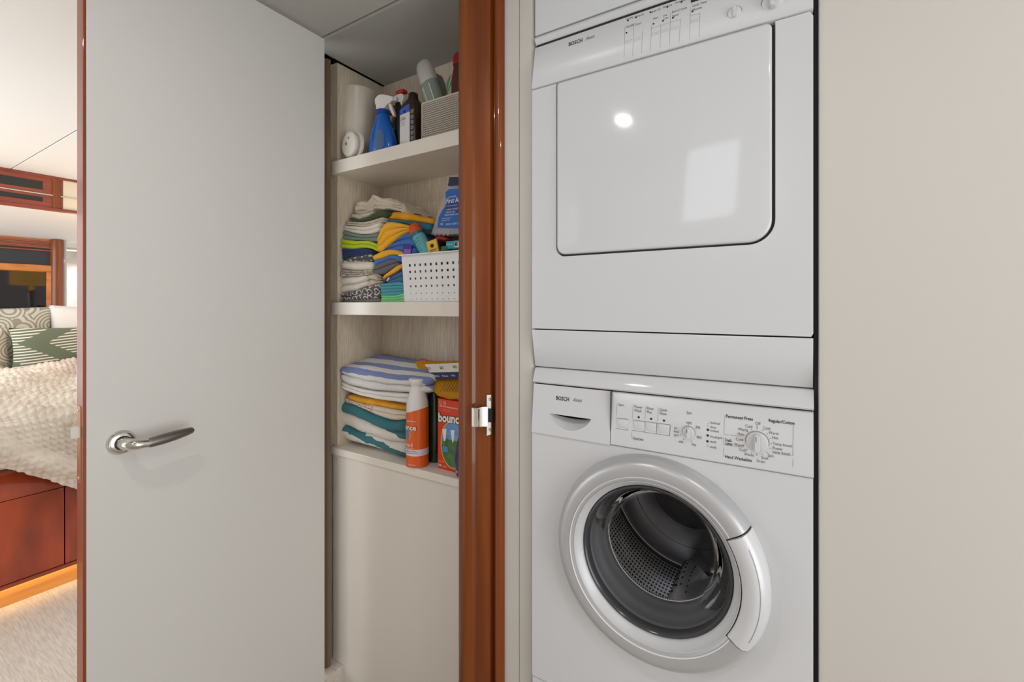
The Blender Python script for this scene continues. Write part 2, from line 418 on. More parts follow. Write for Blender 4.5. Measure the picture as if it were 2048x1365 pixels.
for lx, ly in LAMPS:
    t = thing('downlight', (lx, ly, CEIL-.008), None, 'light')
    t['label'] = 'recessed round ceiling lamp over the passage by the open door' if lx < 0 else 'recessed round ceiling lamp in the passage by the right wall'
    b = new(); lathe(b, [(.027, -.002), (.045, -.004), (.05, 0), (.05, .008), (.027, .008)], Vector((lx, ly, CEIL-.008)), 'z', 32); obj('bezel', b, M['chrome'], t, True)
    b = new(); lathe(b, [(0, .002), (.027, .002), (.027, .006), (0, .006)], Vector((lx, ly, CEIL-.008)), 'z', 32); obj('lens', b, emis('lamp_lens', (255, 246, 230), 60), t)

# ------------------------------------------------------------------ shelves
def shelf(z1, z0, yf):
    o = struct('shelf_closet', B(-1.512, -.815, yf, 1.366, z0, z1, bev=.0015), M['shelf'])
    return o
Z1, Z2, Z3 = H+.553, H+.013, H-.543
shelf(Z1, H+.504, 1.12); shelf(Z2, H-.034, 1.12); shelf(Z3, H-.569, 1.12)
for z in (H+.500, H-.038):
    pass

# ------------------------------------------------------------------ open door
dr = thing('door_1', (-1.41, .70, .02), None, None); tag(dr, kind='structure')
ZT = H+.929
obj('leaf', B(-1.424, -1.390, .3755, 1.003, FZ+.02, ZT, bev=.001), M['door'], dr)
obj('edge_lipping', B(-1.430, -1.3905, .3695, .3755, FZ+.02, ZT, bev=.001), M['wood_e'], dr)
hp = atx(242, 885, -1.39)
hx, hy, hz = -1.39, hp.y, hp.z
hd = obj('handle_rose', xform(lathe(new(), [(0, -.012), (.020, -.012), (.0245, -.010), (.026, -.0075), (.0275, -.006), (.0290, -.003), (.029, 0)], Vector((0, 0, 0)), 'y', 48), Matrix.Translation((hx, hy, hz)) @ Matrix.Rotation(pi/2, 4, 'Z')), M['chrome'], dr, True)
b = new(); tube(b, [(hx+.008, hy, hz), (hx+.014, hy, hz)], [.0175, .0165], 24); obj('collar', b, M['black'], hd, True)
n1 = atx(297, 887, hx+.054); e1 = atx(387, 860, hx+.049)
def lev(q, dx): return (hx+dx, n1.y+(e1.y-n1.y)*q, n1.z+(e1.z-n1.z)*q)
b = new(); tube(b, [(hx+.010, hy, hz), (hx+.032, hy+.001, hz), (hx+.045, hy+.006, hz), (hx+.053, hy+.016, hz+(n1.z-hz)*.3), (hx+.054, hy+(n1.y-hy)*.7, hz+(n1.z-hz)*.6), tuple(n1)], [.0145, .0145, .0140, .0125, .0105, .0105], 20)
obj('lever_neck', b, M['chrome'], hd, True)
b = new(); tube(b, [lev(0, .054), lev(.04, .054), lev(.3, .054), lev(.55, .053), lev(.8, .051), lev(.96, .049), lev(1, .0485)], [.0105, .0115, .0128, .0122, .0102, .0082, .005], 20)
obj('lever_grip', b, mat('dark_brushed_grip', (128, 124, 118), .38, metal=.9, bump=(600, .2, .0004), stretch=(1, .1, 1)), hd, True)
# latch face plate and bolt on the door edge
pz0, pz1 = H+(612-965)/910*1.06, H+(612-812)/910*1.06
lp = obj('latch_face_plate', B(-1.4225, -1.401, .3675, .3698, pz0, pz1, bev=.0004), mat('bronze_face_plate', (170, 120, 84), .3, metal=.6), dr)
for zz in (pz0+.010, pz1-.010):
    b = new(); lathe(b, [(0, -.001), (.003, -.001), (.004, 0), (.004, .001)], Vector((-1.412, .3672, zz)), 'y', 12); obj('screw', b, M['nickel'], lp, True)
bz = atx(155, 864, -1.412).z
b = new(); prism(b, [(-1.421, .3675), (-1.403, .3675), (-1.403, .352), (-1.417, .3575), (-1.421, .363)], 'z', bz-.0125, bz+.0125)
obj('latch_bolt', b, M['nickel'], lp)

# ------------------------------------------------------------------ dryer
XL, XR = -.553, .0303
YF = .985
dz0 = H-.0565; seam = H+.5345
dry = thing('tumble_dryer', (-.26, 1.28, H-.152), 'white front-loading tumble dryer with a square flat door, stacked above the washing machine', 'dryer')
gx0, gx1, gz0, gz1 = -.4815, -.0345, H+.122, seam
# front panel with the door cut-out (open at the top edge, closed by the control panel)
hole = rrect(gx0-.004, gx1+.0045, gz0-.0045, seam-.0005, (.003, .003, .022, .045), 10)
b = new(); plate(b, [(XL+.001, dz0+.0005), (XR-.004, dz0+.0005), (XR-.001, dz0+.006), (XR-.001, seam-.010), (XR-.006, seam-.001), (XL+.001, seam-.001)], [hole[::-1]], YF, .02)
bb = b
obj('front_panel', b, M['body'], dry)
obj('groove_shade', B(gx0-.006, gx1+.008, YF+.012, YF+.02, gz0-.008, seam), mat('charcoal_groove_shade', (74, 75, 77), .6), dry)  # dark sheet behind the door groove, painted for the shade in the recess
b = new(); dome_plate(b, rrect(gx0, gx1-.001, gz0, seam-.003, (.010, .006, .020, .041), 10), YF-.007, YF+.012, .005, 4)
dd = obj('door', b, M['enamel'], dry, True, 60)
# cabinet behind
b = new(); box(b, XL+.001, XR-.001, YF+.021, 1.58, dz0, DZ-.002, bev=.004); obj('cabinet', b, M['body'], dry)
# control panel (leans back towards the top)
pt = H+.6475
def ydry(z): return YF-.004+(z-seam)/(pt-seam)*.018
b = new(); prism(b, [(ydry(seam)+.003, seam+.0015), (ydry(seam), seam+.004), (ydry(pt)-.0005, pt-.003), (ydry(pt)+.003, pt), (1.0195, pt), (1.0195, seam+.0015)], 'x', XL+.002, XR-.001)
cp = obj('control_panel', b, M['plastic'], dry, True, 60)
b = new(); prism(b, [(1.004, pt+.0025), (.999, pt+.006), (.992, DZ-.010), (.994, DZ-.004), (1.002, DZ), (1.05, DZ), (1.05, pt+.0025)], 'x', XL+.004, XR-.001)
obj('top_lid', b, M['enamel'], dry, True, 50)
obj('seam', B(XL+.006, XR-.004, 1.0, 1.019, pt-.001, pt+.0035), M['dark'], dry)
def pfn(yf, off=.0006):
    """print plane of a front panel whose depth is yf(z); text frame anchored at a photo point"""
    def mk(u, v, rot=0):
        Y = .985
        for _ in range(6): P = at(u, v, Y); Y = yf(P.z)
        P = at(u, v, Y); 
        def fn(x, y):
            X = P.x+x*cos(rot)-y*sin(rot); Z = P.z+x*sin(rot)+y*cos(rot)
            return Vector((X, yf(Z)-off, Z))
        return P, fn
    return mk
def panel_print(part, yf, items, name='lettering'):
    """items: ('t', text, u, v, pixel size, bold, ital, align, mi) | ('l', [(u,v)...], w, mi) | ('d', u, v, r, mi)"""
    mk = pfn(yf); b = new()
    for it in items:
        if it[0] == 't':
            _, s, u, v, px, bo, itl, al, mi = it
            P, fn = mk(u, v); k = P.y/(CA+SA*(u-1024)/910); size = px*k/910*.92
            text_bm(b, s, size, fn, bo, itl, al, mi)
        elif it[0] == 'l':
            _, pts, wd, mi = it
            for (a, c), (d, e) in zip(pts, pts[1:]):
                P, fn = mk(a, c); Q, _f = mk(d, e)
                strip(b, [(0, 0), (Q.x-P.x, Q.z-P.z)], wd, fn, mi)
        elif it[0] == 'd':
            _, u, v, r, mi = it; P, fn = mk(u, v); disc(b, 0, 0, r, fn, 14, mi)
    return tag(obj(name, b, [M['print'], M['printb'], M['printl']], part), kind='stuff')
I = []
def t(s, u, v, px, bo=0, it=0, al='LEFT', mi=0): I.append(('t', s, u, v, px, bo, it, al, mi))
def l(pts, wd=.0006, mi=2): I.append(('l', pts, wd, mi))
def d(u, v, r=.0021, mi=1): I.append(('d', u, v, r, mi))
t('BOSCH', 1137, 93, 12.5, .02, 0, 'LEFT', 1); t('Axxis', 1171, 81, 11, 0, .3)
for u, v, s in ((1253, 40, 'Drying'), (1269, 36, 'Damp dry'), (1299, 27, 'Regular dry'), (1326, 17, 'Extra dry'), (1350, 8, 'Anticrease')): t(s, u, v, 6.5)
for u, v in ((1256, 41), (1272, 35), (1301, 25), (1335, 14), (1363, 4), (1253, 66), (1307, 48), (1326, 42), (1346, 36), (1385, 23)): d(u, v)
t('On/Off', 1252, 57, 7.5); t('Door', 1270, 52, 7.5); t('Start', 1306, 40, 7.5); t('Low', 1326, 34, 6.5); t('Lotes', 1326, 40, 6.5)
t('End of Cycle', 1344, 27, 7.5); t('Signal', 1344, 35, 7.5); t('Cycle Time', 1384, 15, 8); t('Minutes', 1384, 23, 8)
for (a, c), (e, f) in (((1248, 124), (1250, 54)), ((1265, 120), (1268, 50)), ((1283, 115), (1285, 62)), ((1301, 108), (1303, 52)), ((1320, 103), (1322, 49)), ((1339, 98), (1341, 26)), ((1358, 92), (1361, 38)), ((1379, 88), (1381, 14)), ((1398, 81), (1400, 26))): l([(a, c), (e, f)])
l([(1303, 57), (1361, 39)]); l([(1380, 32), (1400, 27)])
for u0, v0, u1, v1 in ((1250, 84, 1264, 79), (1268, 79, 1282, 74), (1304, 68, 1319, 63), (1323, 62, 1337, 57), (1342, 57, 1357, 52), (1381, 43, 1397, 38)):
    l([(u0, v0), (u1, v1)], .0005); l([(u0, v0+3.5), (u1, v1+3.5)], .0005)
panel_print(cp, ydry, I)
p0 = at(1383, -12, .997); p1 = at(1408, 2, .997)
dx0 = at(1382, 5, .996); dx1 = at(1409, -2, .996)
b = B(dx0.x, dx1.x, ydry(dx0.z)-.0008, ydry(dx0.z)+.004, dx0.z-.001, dx0.z+.026); obj('display', b, mat('display_window', (40, 42, 46), .12), cp)
def knob(part, u, v, r, yf, name='knob', depth=.014, mark=True):
    P = pfn(yf)(u, v)[0]; c = Vector((P.x, P.y, P.z))
    b = new(); lathe(b, [(0, -.004), (r*.80, -.004), (r*.93, -.003), (r, 0), (r, .004)], c, 'y', 40); k = obj(name, b, M['plastic'], part, True)
    b = new(); lathe(b, [(r*1.0, -.0005), (r*1.06, -.0007), (r*1.06, .001)], c, 'y', 40); obj('knob_ring', b, M['printl'], k)
    b = new()
    prism(b, [(c.x-r*.34, c.y-.0035), (c.x-r*.2, c.y-.0035-depth), (c.x+r*.22, c.y-.0035-depth), (c.x+r*.28, c.y-.0035)], 'z', c.z-r*.84, c.z+r*.84)
    bmesh.ops.bevel(b, geom=b.edges[:], offset=r*.08, segments=2, affect='EDGES')
    g = obj('grip', b, M['plastic'], k, True, 50)
    if mark:
        b = B(c.x-.0012, c.x-.0001, c.y-.0038-depth, c.y-.003-depth, c.z+r*.2, c.z+r*.7); obj('pointer', b, M['print'], k)
    return k
knob(cp, 1469, 26, .0125, ydry, depth=.004, mark=False)
knob(cp, 1545, 4, .0185, ydry)
# base trim between the machines (leans back downwards)
b = new(); prism(b, [(YF+.001, dz0-.0025), (YF-.0005, dz0-.006), (YF+.016, H-.149), (YF+.019, H-.1515), (1.05, H-.1515), (1.05, dz0-.0025)], 'x', XL+.001, XR-.001)
obj('base_trim', b, M['enamel'], dry, True, 50)
obj('seam', B(XL+.003, XR-.004, YF+.012, YF+.02, dz0-.004, dz0+.001), M['dark'], dry)

# ------------------------------------------------------------------ washing machine
wz = H-1.0
wash = thing('washing_machine', (-.26, 1.28, wz), 'white front-loading washing machine with a round silver porthole door, standing below the dryer', 'washer')
wt = H-.1535; ps = H-.1915; pb = H-.3125
b = new(); prism(b, [(1.55, ps+.0015), (YF+.004, ps+.0015), (YF+.001, ps+.005), (YF+.013, wt-.004), (YF+.017, wt-.001), (1.55, wt-.001)], 'x', XL+.002, XR)
obj('worktop', b, M['enamel'], wash, True, 50)
obj('seam', B(XL+.004, XR-.002, YF+.011, YF+.10, ps-.0025, ps+.002), M['dark'], wash)
def ywp(z): return YF-.005+(z-pb)/(ps-pb)*.012
dsx = at(1221, 840, .983).x
def panel_body(x0, x1, mi=0):
    b = new(); prism(b, [(ywp(pb)+.003, pb+.001), (ywp(pb), pb+.004), (ywp(ps)-.0003, ps-.005), (ywp(ps)+.004, ps-.002), (1.03, ps-.002), (1.03, pb+.001)], 'x', x0, x1); return b
wp = obj('control_panel', panel_body(dsx+.0007, XR-.0005), M['plastic'], wash, True, 50)
# detergent drawer front with a crescent finger scoop
A0 = at(1097, 827, .981); A1 = at(1181, 841, .981); sx0, sx1 = A0.x, A1.x; sz = (A0.z+A1.z)/2
drop = sz-at(1140, 862, .981).z
NS = 20
low = [(sx0+(sx1-sx0)*i/NS, sz-drop*(1-(2*i/NS-1)**2)**.75) for i in range(NS+1)]
holeD = [(p[0], p[1]) for p in low] + [(sx1, sz+.0002), (sx0, sz+.0002)]
b = new(); plate(b, [(XL+.002, pb+.001), (dsx-.0007, pb+.001), (dsx-.0007, ps-.002), (XL+.002, ps-.002)], [holeD], ywp, .003)
df = obj('detergent_drawer', b, M['plastic'], wash)
b = new(); rows = []
for j in range(7):
    q = j/6; rows.append([b.verts.new((x, ywp(z)+.001+.030*q**.9*(1-(2*i/NS-1)**2)**.6, z+(sz+.001-z)*q*.62)) for i, (x, z) in enumerate(low)])
for A, Q in zip(rows, rows[1:]):
    for i in range(NS): b.faces.new((A[i], A[i+1], Q[i+1], Q[i]))
obj('finger_scoop', b, M['plastic'], df, True, 80)
b = B(XL+.004, dsx-.002, YF+.035, YF+.04, pb+.004, ps-.004); obj('drawer_void', b, M['dark'], df)
obj('seam', B(dsx-.0012, dsx+.0012, ywp(pb)+.003, 1.02, pb+.001, ps-.002), M['print'], wash)
I.clear()
t('BOSCH', 1112, 800, 12, .02, 0, 'LEFT', 1); t('Axxis', 1146, 803, 11, 0, .3)
panel_print(df, ywp, I); I.clear()
t('Start', 1237, 812, 8); l([(1234, 807), (1233, 831)])
for u, v, a, c in ((1268, 816, 'Power', 'Wash'), (1293, 819, 'Rinse', 'Plus'), (1318, 822, 'Quick', 'Wash')):
    t(a, u+.7, v, 8.3); t(c, u+.5, v+7.5, 8.3); l([(u-1.5, v-7), (u-3, v+21)])
for u, v in ((1277.5, 835), (1302.3, 838), (1328, 841.5)): d(u, v, .0024)
l([(1233, 836), (1256, 839), (1255, 861), (1232, 857)], .0007, 0)
l([(1265, 840), (1340.5, 850), (1339.5, 872), (1264, 861)], .0007, 0); l([(1289, 843), (1288, 865)], .0007, 0); l([(1314, 846.5), (1313, 868.5)], .0007, 0)
l([(1263.5, 865), (1263, 878)]); t('Options', 1265, 879, 9, .012)
t('Spin', 1373, 828, 8.3); t('1000', 1371, 848, 8); t('900', 1391, 857, 8); t('800', 1394, 877, 8); t('700', 1383, 892, 8); t('600', 1357, 886, 8)
t('no', 1348, 858, 8); t('final', 1347.5, 865, 8); t('spin', 1347.5, 872, 8)
t('finished', 1420.5, 848, 8); t('door', 1420.5, 856.5, 8); t('locked', 1420.5, 863.5, 8); t('rinse/spin', 1420, 875.5, 8); t('wash', 1420, 885.5, 8); t('ready', 1419, 896, 8)
for u, v in ((1415.7, 860), (1415.3, 871.3), (1414.8, 883)): d(u, v, .0024)
l([(1418, 846), (1416, 846.5), (1416, 855)]); l([(1414.5, 887), (1414.5, 893.5), (1417, 894)])
l([(1449, 831), (1448, 869), (1483, 873.5)]); l([(1447.6, 873), (1447.4, 890.5), (1484, 895)]); l([(1447.3, 895), (1447.2, 914)])
t('Permanent Press', 1451.5, 835.5, 9.6, .016, 0, 'LEFT', 1); t('Regular/Cotton', 1537, 844, 9.6, .016, 0, 'LEFT', 1)
l([(1586.5, 847), (1585.5, 912.5), (1546, 907)]); l([(1586, 918), (1585.5, 934)])
t('Deli-', 1450, 883, 9, .016, 0, 'LEFT', 1); t('cates', 1450, 889.5, 9, .016, 0, 'LEFT', 1); t('Hand Washables', 1449.5, 916, 9.6, .016, 0, 'LEFT', 1)
for s, u, v in (('Off', 1510.5, 849.5), ('Cold', 1490, 855), ('Warm', 1476, 861), ('Hot', 1475, 870.5), ('Cold', 1471, 881), ('Warm', 1468, 892), ('Cold', 1478, 902), ('Warm', 1488, 911), ('Drain', 1513, 924.5), ('Soak', 1522.5, 918), ('Spin', 1535, 913.5), ('Cold', 1525.5, 859), ('Warm', 1537, 868), ('Hot', 1544, 878), ('Temp boost', 1545.5, 890), ('Power', 1545, 899), ('temp boost', 1544.5, 906)): t(s, u, v, 9)
for u0, v0, u1, v1 in ((1514, 851.5, 1514, 859), (1502.5, 858, 1504, 860), (1493.5, 863, 1495.5, 864.5), (1486.5, 870, 1489, 871.3), (1485, 880.3, 1487, 880.5), (1486.5, 890.3, 1489, 890.3), (1493.2, 900, 1494.8, 899), (1503, 905.3, 1503.6, 907.2), (1513.5, 908.5, 1513.5, 911), (1524.5, 908.5, 1525.2, 910), (1532.6, 904, 1535, 906.2), (1539, 896.8, 1541.6, 897.6), (1541.3, 887.4, 1543.5, 887.4), (1539, 877.5, 1541.3, 877.5), (1533.5, 868.6, 1535.3, 867.4), (1524, 861.6, 1525.4, 860.2)): l([(u0, v0), (u1, v1)], .0009, 0)
for u0, v0, u1, v1 in ((1377, 849, 1377.3, 851), (1391, 858, 1392.5, 857), (1393, 873, 1394.5, 874), (1382, 882, 1382.8, 884), (1368, 878, 1366.5, 880), (1359.5, 869.5, 1361.5, 869.5)): l([(u0, v0), (u1, v1)], .0009, 0)
panel_print(wp, ywp, I)
# push buttons
for u0, u1, v0, v1, sl in ((1233, 1256, 838, 857, .13), (1266, 1288.5, 842, 861, .13), (1290, 1313, 845, 864, .13), (1315, 1339, 848, 868, .13)):
    a = at(u0, v1, .981); c = at(u1, v0+(u1-u0)*sl, .981)
    b = B(a.x+.001, c.x-.001, ywp((a.z+c.z)/2)-.0018, ywp(a.z)+.01, a.z+.002, c.z-.001, bev=.0008); obj('button', b, M['plastic'], wp, True)
knob(wp, 1377, 865.5, .0125, ywp, depth=.010)
knob(wp, 1514, 884.5, .0195, ywp, depth=.013)

# cabinet and front
DC = Vector((-.2555, 0, H-.5385))
kz = H-.917
circ = [(DC.x+.152*cos(2*pi*i/72), DC.z+.152*sin(2*pi*i/72)) for i in range(72)]
b = new(); plate(b, [(XL+.001, kz+.0015), (XR-.001, kz+.0015), (XR-.001, pb-.0005), (XL+.001, pb-.0005)], [circ[::-1]], YF, .012)
obj('front_panel', b, M['body'], wash)
obj('kick_panel', B(XL+.001, XR-.001, YF+.001, YF+.02, wz+.012, kz-.0015, bev=.001), M['body'], wash)
b = new()
box(b, XL+.001, XL+.004, YF+.0125, 1.55, wz+.01, ps); box(b, XR-.004, XR-.001, YF+.0125, 1.55, wz+.01, ps); box(b, XL+.004, XR-.004, 1.547, 1.55, wz+.01, ps); box(b, XL+.004, XR-.004, YF+.0205, 1.547, wz+.01, wz+.014)
obj('cabinet', b, M['body'], wash)
for x in (XL+.04, XR-.04):
    for y in (YF+.05, 1.5): b = new(); lathe(b, [(0, 0), (.018, 0), (.018, .006), (.008, .0085), (.008, .0105), (0, .0105)], Vector((x, y, wz)), 'z', 16); obj('foot', b, M['black'], wash, True)

HA = radians(32)
dor = obj('door_ring', lathe(new(), [(.171, YF-.001), (.171, .9545), (.176, .9520), (.178, .9525), (.180, .9515), (.196, .9500), (.205, .9530), (.212, .960), (.2165, .972), (.2195, .9845)], Vector((DC.x, 0, DC.z)), 'y', 110, HA+.008, 2*pi-HA-.008, capends=True), M['silver'], wash, True, 40)
b = new(); lathe(b, [(.1695, YF), (.1705, .9535), (.1695, .9535), (.1655, .962), (.159, .969), (.1565, .974), (.1555, YF+.004)], Vector((DC.x, 0, DC.z)), 'y', 128); obj('inner_bezel', b, M['silverl'], dor, True, 60)
b = new(); lathe(b, [(.1780, .9528), (.1786, .9505), (.1796, .9500), (.1800, .9520)], Vector((DC.x, 0, DC.z)), 'y', 110, HA+.01, 2*pi-HA-.01); obj('crest_line', b, mat('bright_crest', (232, 233, 236), .2), dor, True)
# pull handle sector, flush at the seams and bulging at the rim
b = new(); n = 34; rows = []
for i in range(n+1):
    a = -HA+.010+(2*HA-.020)*i/n; e = 1-(abs(a)/HA)**2.2; bul = .0035*e
    pr = [(.1725, YF-.002), (.1725, .9530-bul*.4), (.1745, .9505-bul*.5), (.192, .9465-bul), (.203, .9485-bul), (.211+bul, .957-bul*.5), (.217+bul, .970), (.2195, .9845)]
    rows.append([b.verts.new((DC.x+r*cos(a), y, DC.z+r*sin(a))) for r, y in pr])
for A, Q in zip(rows, rows[1:]):
    for k in range(len(A)-1): b.faces.new((A[k], A[k+1], Q[k+1], Q[k]))
b.faces.new(rows[0]); b.faces.new(rows[-1])
ph = obj('pull_handle', b, M['silverl'], dor, True, 50)
b = new()
rows = []
for i in range(25):
    a = radians(-25)+radians(50)*i/24
    rr = .2035; e = 1-(abs(a)/HA)**2.2; bul = .0035*e
    rows.append([b.verts.new((DC.x+(rr+q)*cos(a), .9482-bul+q*.35, DC.z+(rr+q)*sin(a))) for q in (-.0004, .0005)])
for A, Q in zip(rows, rows[1:]): b.faces.new((A[0], A[1], Q[1], Q[0]))
obj('grip_line', b, M['printl'], ph)
b = new(); lathe(b, [(.1695, .9575), (.1727, .9575), (.1727, YF), (.1695, YF)], Vector((DC.x, 0, DC.z)), 'y', 40, -HA-.01, HA+.01)
for s in (-1, 1):
    lathe(b, [(.171, .9565), (.197, .9545), (.210, .965), (.215, .975), (.217, YF)], Vector((DC.x, 0, DC.z)), 'y', 2, s*HA-.012, s*HA+.012)
obj('handle_gap', b, M['dark'], dor)
# rubber door seal, glass bowl, drum
b = new(); lathe(b, [(.1560, YF-.004), (.153, YF-.006), (.1505, YF-.001), (.1500, YF+.010), (.147, YF+.012), (.1455, YF+.018), (.146, YF+.03), (.141, YF+.036), (.137, YF+.05), (.1385, YF+.060), (.133, YF+.068), (.131, YF+.082), (.150, YF+.088)], Vector((DC.x, 0, DC.z)), 'y', 96); obj('door_seal', b, M['rubber'], wash, True, 60)
b = new(); lathe(b, [(.1545, YF-.012), (.151, YF-.013), (.148, YF-.010), (.1455, YF-.002), (.1450, YF+.004)], Vector((DC.x, 0, DC.z)), 'y', 96); obj('glass_rim', b, mat('dark_glass_rim', (62, 63, 66), .15), dor, True, 60)
b = new(); lathe(b, [(.1455, YF-.002), (.138, YF+.012), (.128, YF+.045), (.120, YF+.075), (.110, YF+.095), (.092, YF+.106), (.06, YF+.113), (0, YF+.116)], Vector((DC.x, 0, DC.z)), 'y', 96); obj('glass_bowl', b, M['glass'], dor, True, 70)
b = new(); lathe(b, [(.1225, YF+.068), (.1235, YF+.0665), (.1245, YF+.068), (.1235, YF+.0695), (.1225, YF+.068)], Vector((DC.x, 0, DC.z)), 'y', 96); obj('glass_glint', b, mat('painted_glass_glint', (200, 200, 202), .1, spec=1), dor, True)  # pale ring: the highlight along the bowl's edge put into colour
dy0, dy1 = YF+.09, YF+.42
b = new(); lathe(b, [(.134, dy0+.004), (.150, dy0), (.222, dy0+.01), (.232, dy0+.03), (.232, dy1-.02)], Vector((DC.x, 0, DC.z)), 'y', 96); obj('drum', b, M['drum'], wash, True, 45)
b = new(); lathe(b, [(.232, dy1-.02), (.228, dy1-.006), (.215, dy1), (.17, dy1+.002), (.165, dy1-.004), (.11, dy1-.002), (.10, dy1-.014), (.06, dy1-.020), (.05, dy1-.028), (0, dy1-.030)], Vector((DC.x, 0, DC.z)), 'y', 96); obj('drum_back', b, mat('dark_drum_steel', (150, 150, 152), .18, metal=.85), wash, True, 45)
for a in (radians(-86), radians(34), radians(154)):
    b = new(); rows = []
    for j in range(13):
        y = dy0+.035+(dy1-dy0-.075)*j/12; hgt = .088*sin(pi*min(1, max(0, .1+.8*j/12)))**.6
        row = []
        for q in (-1, -.62, -.3, 0, .3, .62, 1):
            ang = a+q*.19; r = .2315-hgt*(1-abs(q)**1.6)
            row.append(b.verts.new((DC.x+r*cos(ang), y, DC.z+r*sin(ang))))
        rows.append(row)
    for A, Q in zip(rows, rows[1:]):
        for k in range(6): b.faces.new((A[k], A[k+1], Q[k+1], Q[k]))
    b.faces.new(rows[0]); b.faces.new(rows[-1])
    lf = obj('lifter', b, mat('lifter_steel', (240, 240, 241), .25, metal=.3), wash, True, 50)
    b = new()
    for j in range(3, 10):
        for q in (-.45, -.15, .15, .45):
            y = dy0+.035+(dy1-dy0-.075)*(j+.5*(q > 0))/12; hgt = .088*sin(pi*(.1+.8*j/12))**.6
            ang = a+q*.19; r = .2300-hgt*(1-abs(q)**1.6)-.001
            cc = Vector((DC.x+r*cos(ang), y, DC.z+r*sin(ang))); rd = Vector((cos(ang), 0, sin(ang))); tg = Vector((-sin(ang), 0, cos(ang)))
            b.faces.new([b.verts.new(cc+tg*.0032*cos(2*pi*m/8)+Vector((0, 1, 0))*.0045*sin(2*pi*m/8)-rd*.0004) for m in range(8)])
    tag(obj('drain_hole', b, M['black'], lf), kind='stuff')
# ------------------------------------------------------------------ cloth builder
def crom(xs, ys, x):
    n = len(xs)
    if x <= xs[0]: return ys[0]
    if x >= xs[-1]: return ys[-1]
    for i in range(n-1):
        if x <= xs[i+1]: break
    q = (x-xs[i])/(xs[i+1]-xs[i])
    p0 = ys[max(i-1, 0)]; p1 = ys[i]; p2 = ys[i+1]; p3 = ys[min(i+2, n-1)]
    return .5*(2*p1+(p2-p0)*q+(2*p0-5*p1+4*p2-p3)*q*q+(3*p1-p0-3*p2+p3)*q**3)
def cloth_bm(xs, zt, zb, yf, yb, layers=2, r=.02, amp=.0025, freq=18, seed=0, N=84, dome=.004, back=0, M_=6, lean=0):
    """a folded cloth: rounded plan, one rounded fold per layer along the rim, soft noise"""
    b = new(); x0, x1 = xs[0], xs[-1]; cx = (x0+x1)/2; cy = (yf+yb)/2
    plan = rrect(x0, x1, yf, yb, r, 5)
    L = [0]
    for i in range(len(plan)): a = plan[i]; c = plan[(i+1) % len(plan)]; L.append(L[-1]+math.dist(a, c))
    pts = []
    for k in range(N):
        s = L[-1]*k/N
        for i in range(len(plan)):
            if L[i+1] >= s: break
        a = plan[i]; c = plan[(i+1) % len(plan)]; q = (s-L[i])/max(L[i+1]-L[i], 1e-9)
        p = (a[0]+(c[0]-a[0])*q, a[1]+(c[1]-a[1])*q); pts.append(p)
    off = Vector((seed*3.1, seed*1.7, seed*.9))
    def zz(x, y, h):
        t_, b_ = crom(xs, zt, x), crom(xs, zb, x)
        return b_+(t_-b_)*h+back*(y-yf)*h+lean*(y-yf)
    th = sum(a-c for a, c in zip(zt, zb))/len(zt)/layers
    rows = []
    for j in range(layers*M_+1):
        h = j/(layers*M_); f = (h*layers) % 1 if j < layers*M_ else 1.0
        ins = min(.5*th, .016)*(1-sqrt(max(0, 1-(2*f-1)**2)))
        lay = min(layers-1, int(h*layers))
        ins += .004*noise.noise(Vector((lay*5.3, seed, 0)))
        row = []
        for px, py in pts:
            dx, dy = px-cx, py-cy; hx, hy = (x1-x0)/2, (yb-yf)/2
            nx, ny = (dx/hx)**5, (dy/hy)**5; l_ = sqrt(nx*nx+ny*ny) or 1; nx /= l_; ny /= l_
            x, y = px-nx*ins, py-ny*ins
            z = zz(x, y, h)
            nv = noise.noise_vector(Vector((x, y, z*1.6))*freq+off)*amp
            row.append(b.verts.new((x+nv.x, y+nv.y, z+nv.z*(.8 if 0 < h < 1 else .5))))
        rows.append(row)
    for s_, top in ((.86, 1), (.6, 1), (.3, 1)):
        row = []
        ref = rows[-1]
        for px, py in pts:
            x, y = cx+(px-cx)*s_, cy+(py-cy)*s_
            nv = noise.noise_vector(Vector((x, y, 1))*freq+off)*amp
            row.append(b.verts.new((x, y, zz(x, y, 1)+dome*(1-s_)+nv.z)))
        rows.append(row)
    for A, Q in zip(rows, rows[1:]):
        for i in range(N): b.faces.new((A[i], A[(i+1) % N], Q[(i+1) % N], Q[i]))
    b.faces.new(rows[0][::-1]); b.faces.new(rows[-1])
    return b
def fabric(name, rgb, var=None, bs=420, st=.7, dist=.003):
    m = mat(name, rgb, .95, bump=(bs, st, dist), var=var, spec=.1)
    nt, bb_ = nodes_of(m); bb_.inputs['Sheen Weight'].default_value = .15
    return m
def cloth(name, label, cat, group, us, tops, bots, m, Yf=1.145, Yb=1.33, us_v=None, **k):
    P = [at(u, v, Yf) for u, v in zip(us, tops)]; Q = [at(u, v, Yf) for u, v in zip(us, bots)]
    o = obj(name, cloth_bm([p.x for p in P], [max(p.z, Z0_) if False else p.z for p in P], [q.z for q in Q], Yf, Yb, **k), m, None, True, 70)
    return tag(o, label, cat, group)
def zc(pts):
    """zoom-crop coordinates (middle shelf crop) to photo coordinates"""
    return [640+x/4.55 for x, y in pts], [350+y/4.55 for x, y in pts]
def stackcloth(name, label, group, X, T, Bo, m, Yf=1.15, Yb=1.33, **k):
    us = [640+x/4.55 for x in X]; tops = [350+y/4.55 for y in T]; bots = [350+y/4.55 for y in Bo]
    return cloth(name, label, 'towel', group, us, tops, bots, m, Yf, Yb, **k)

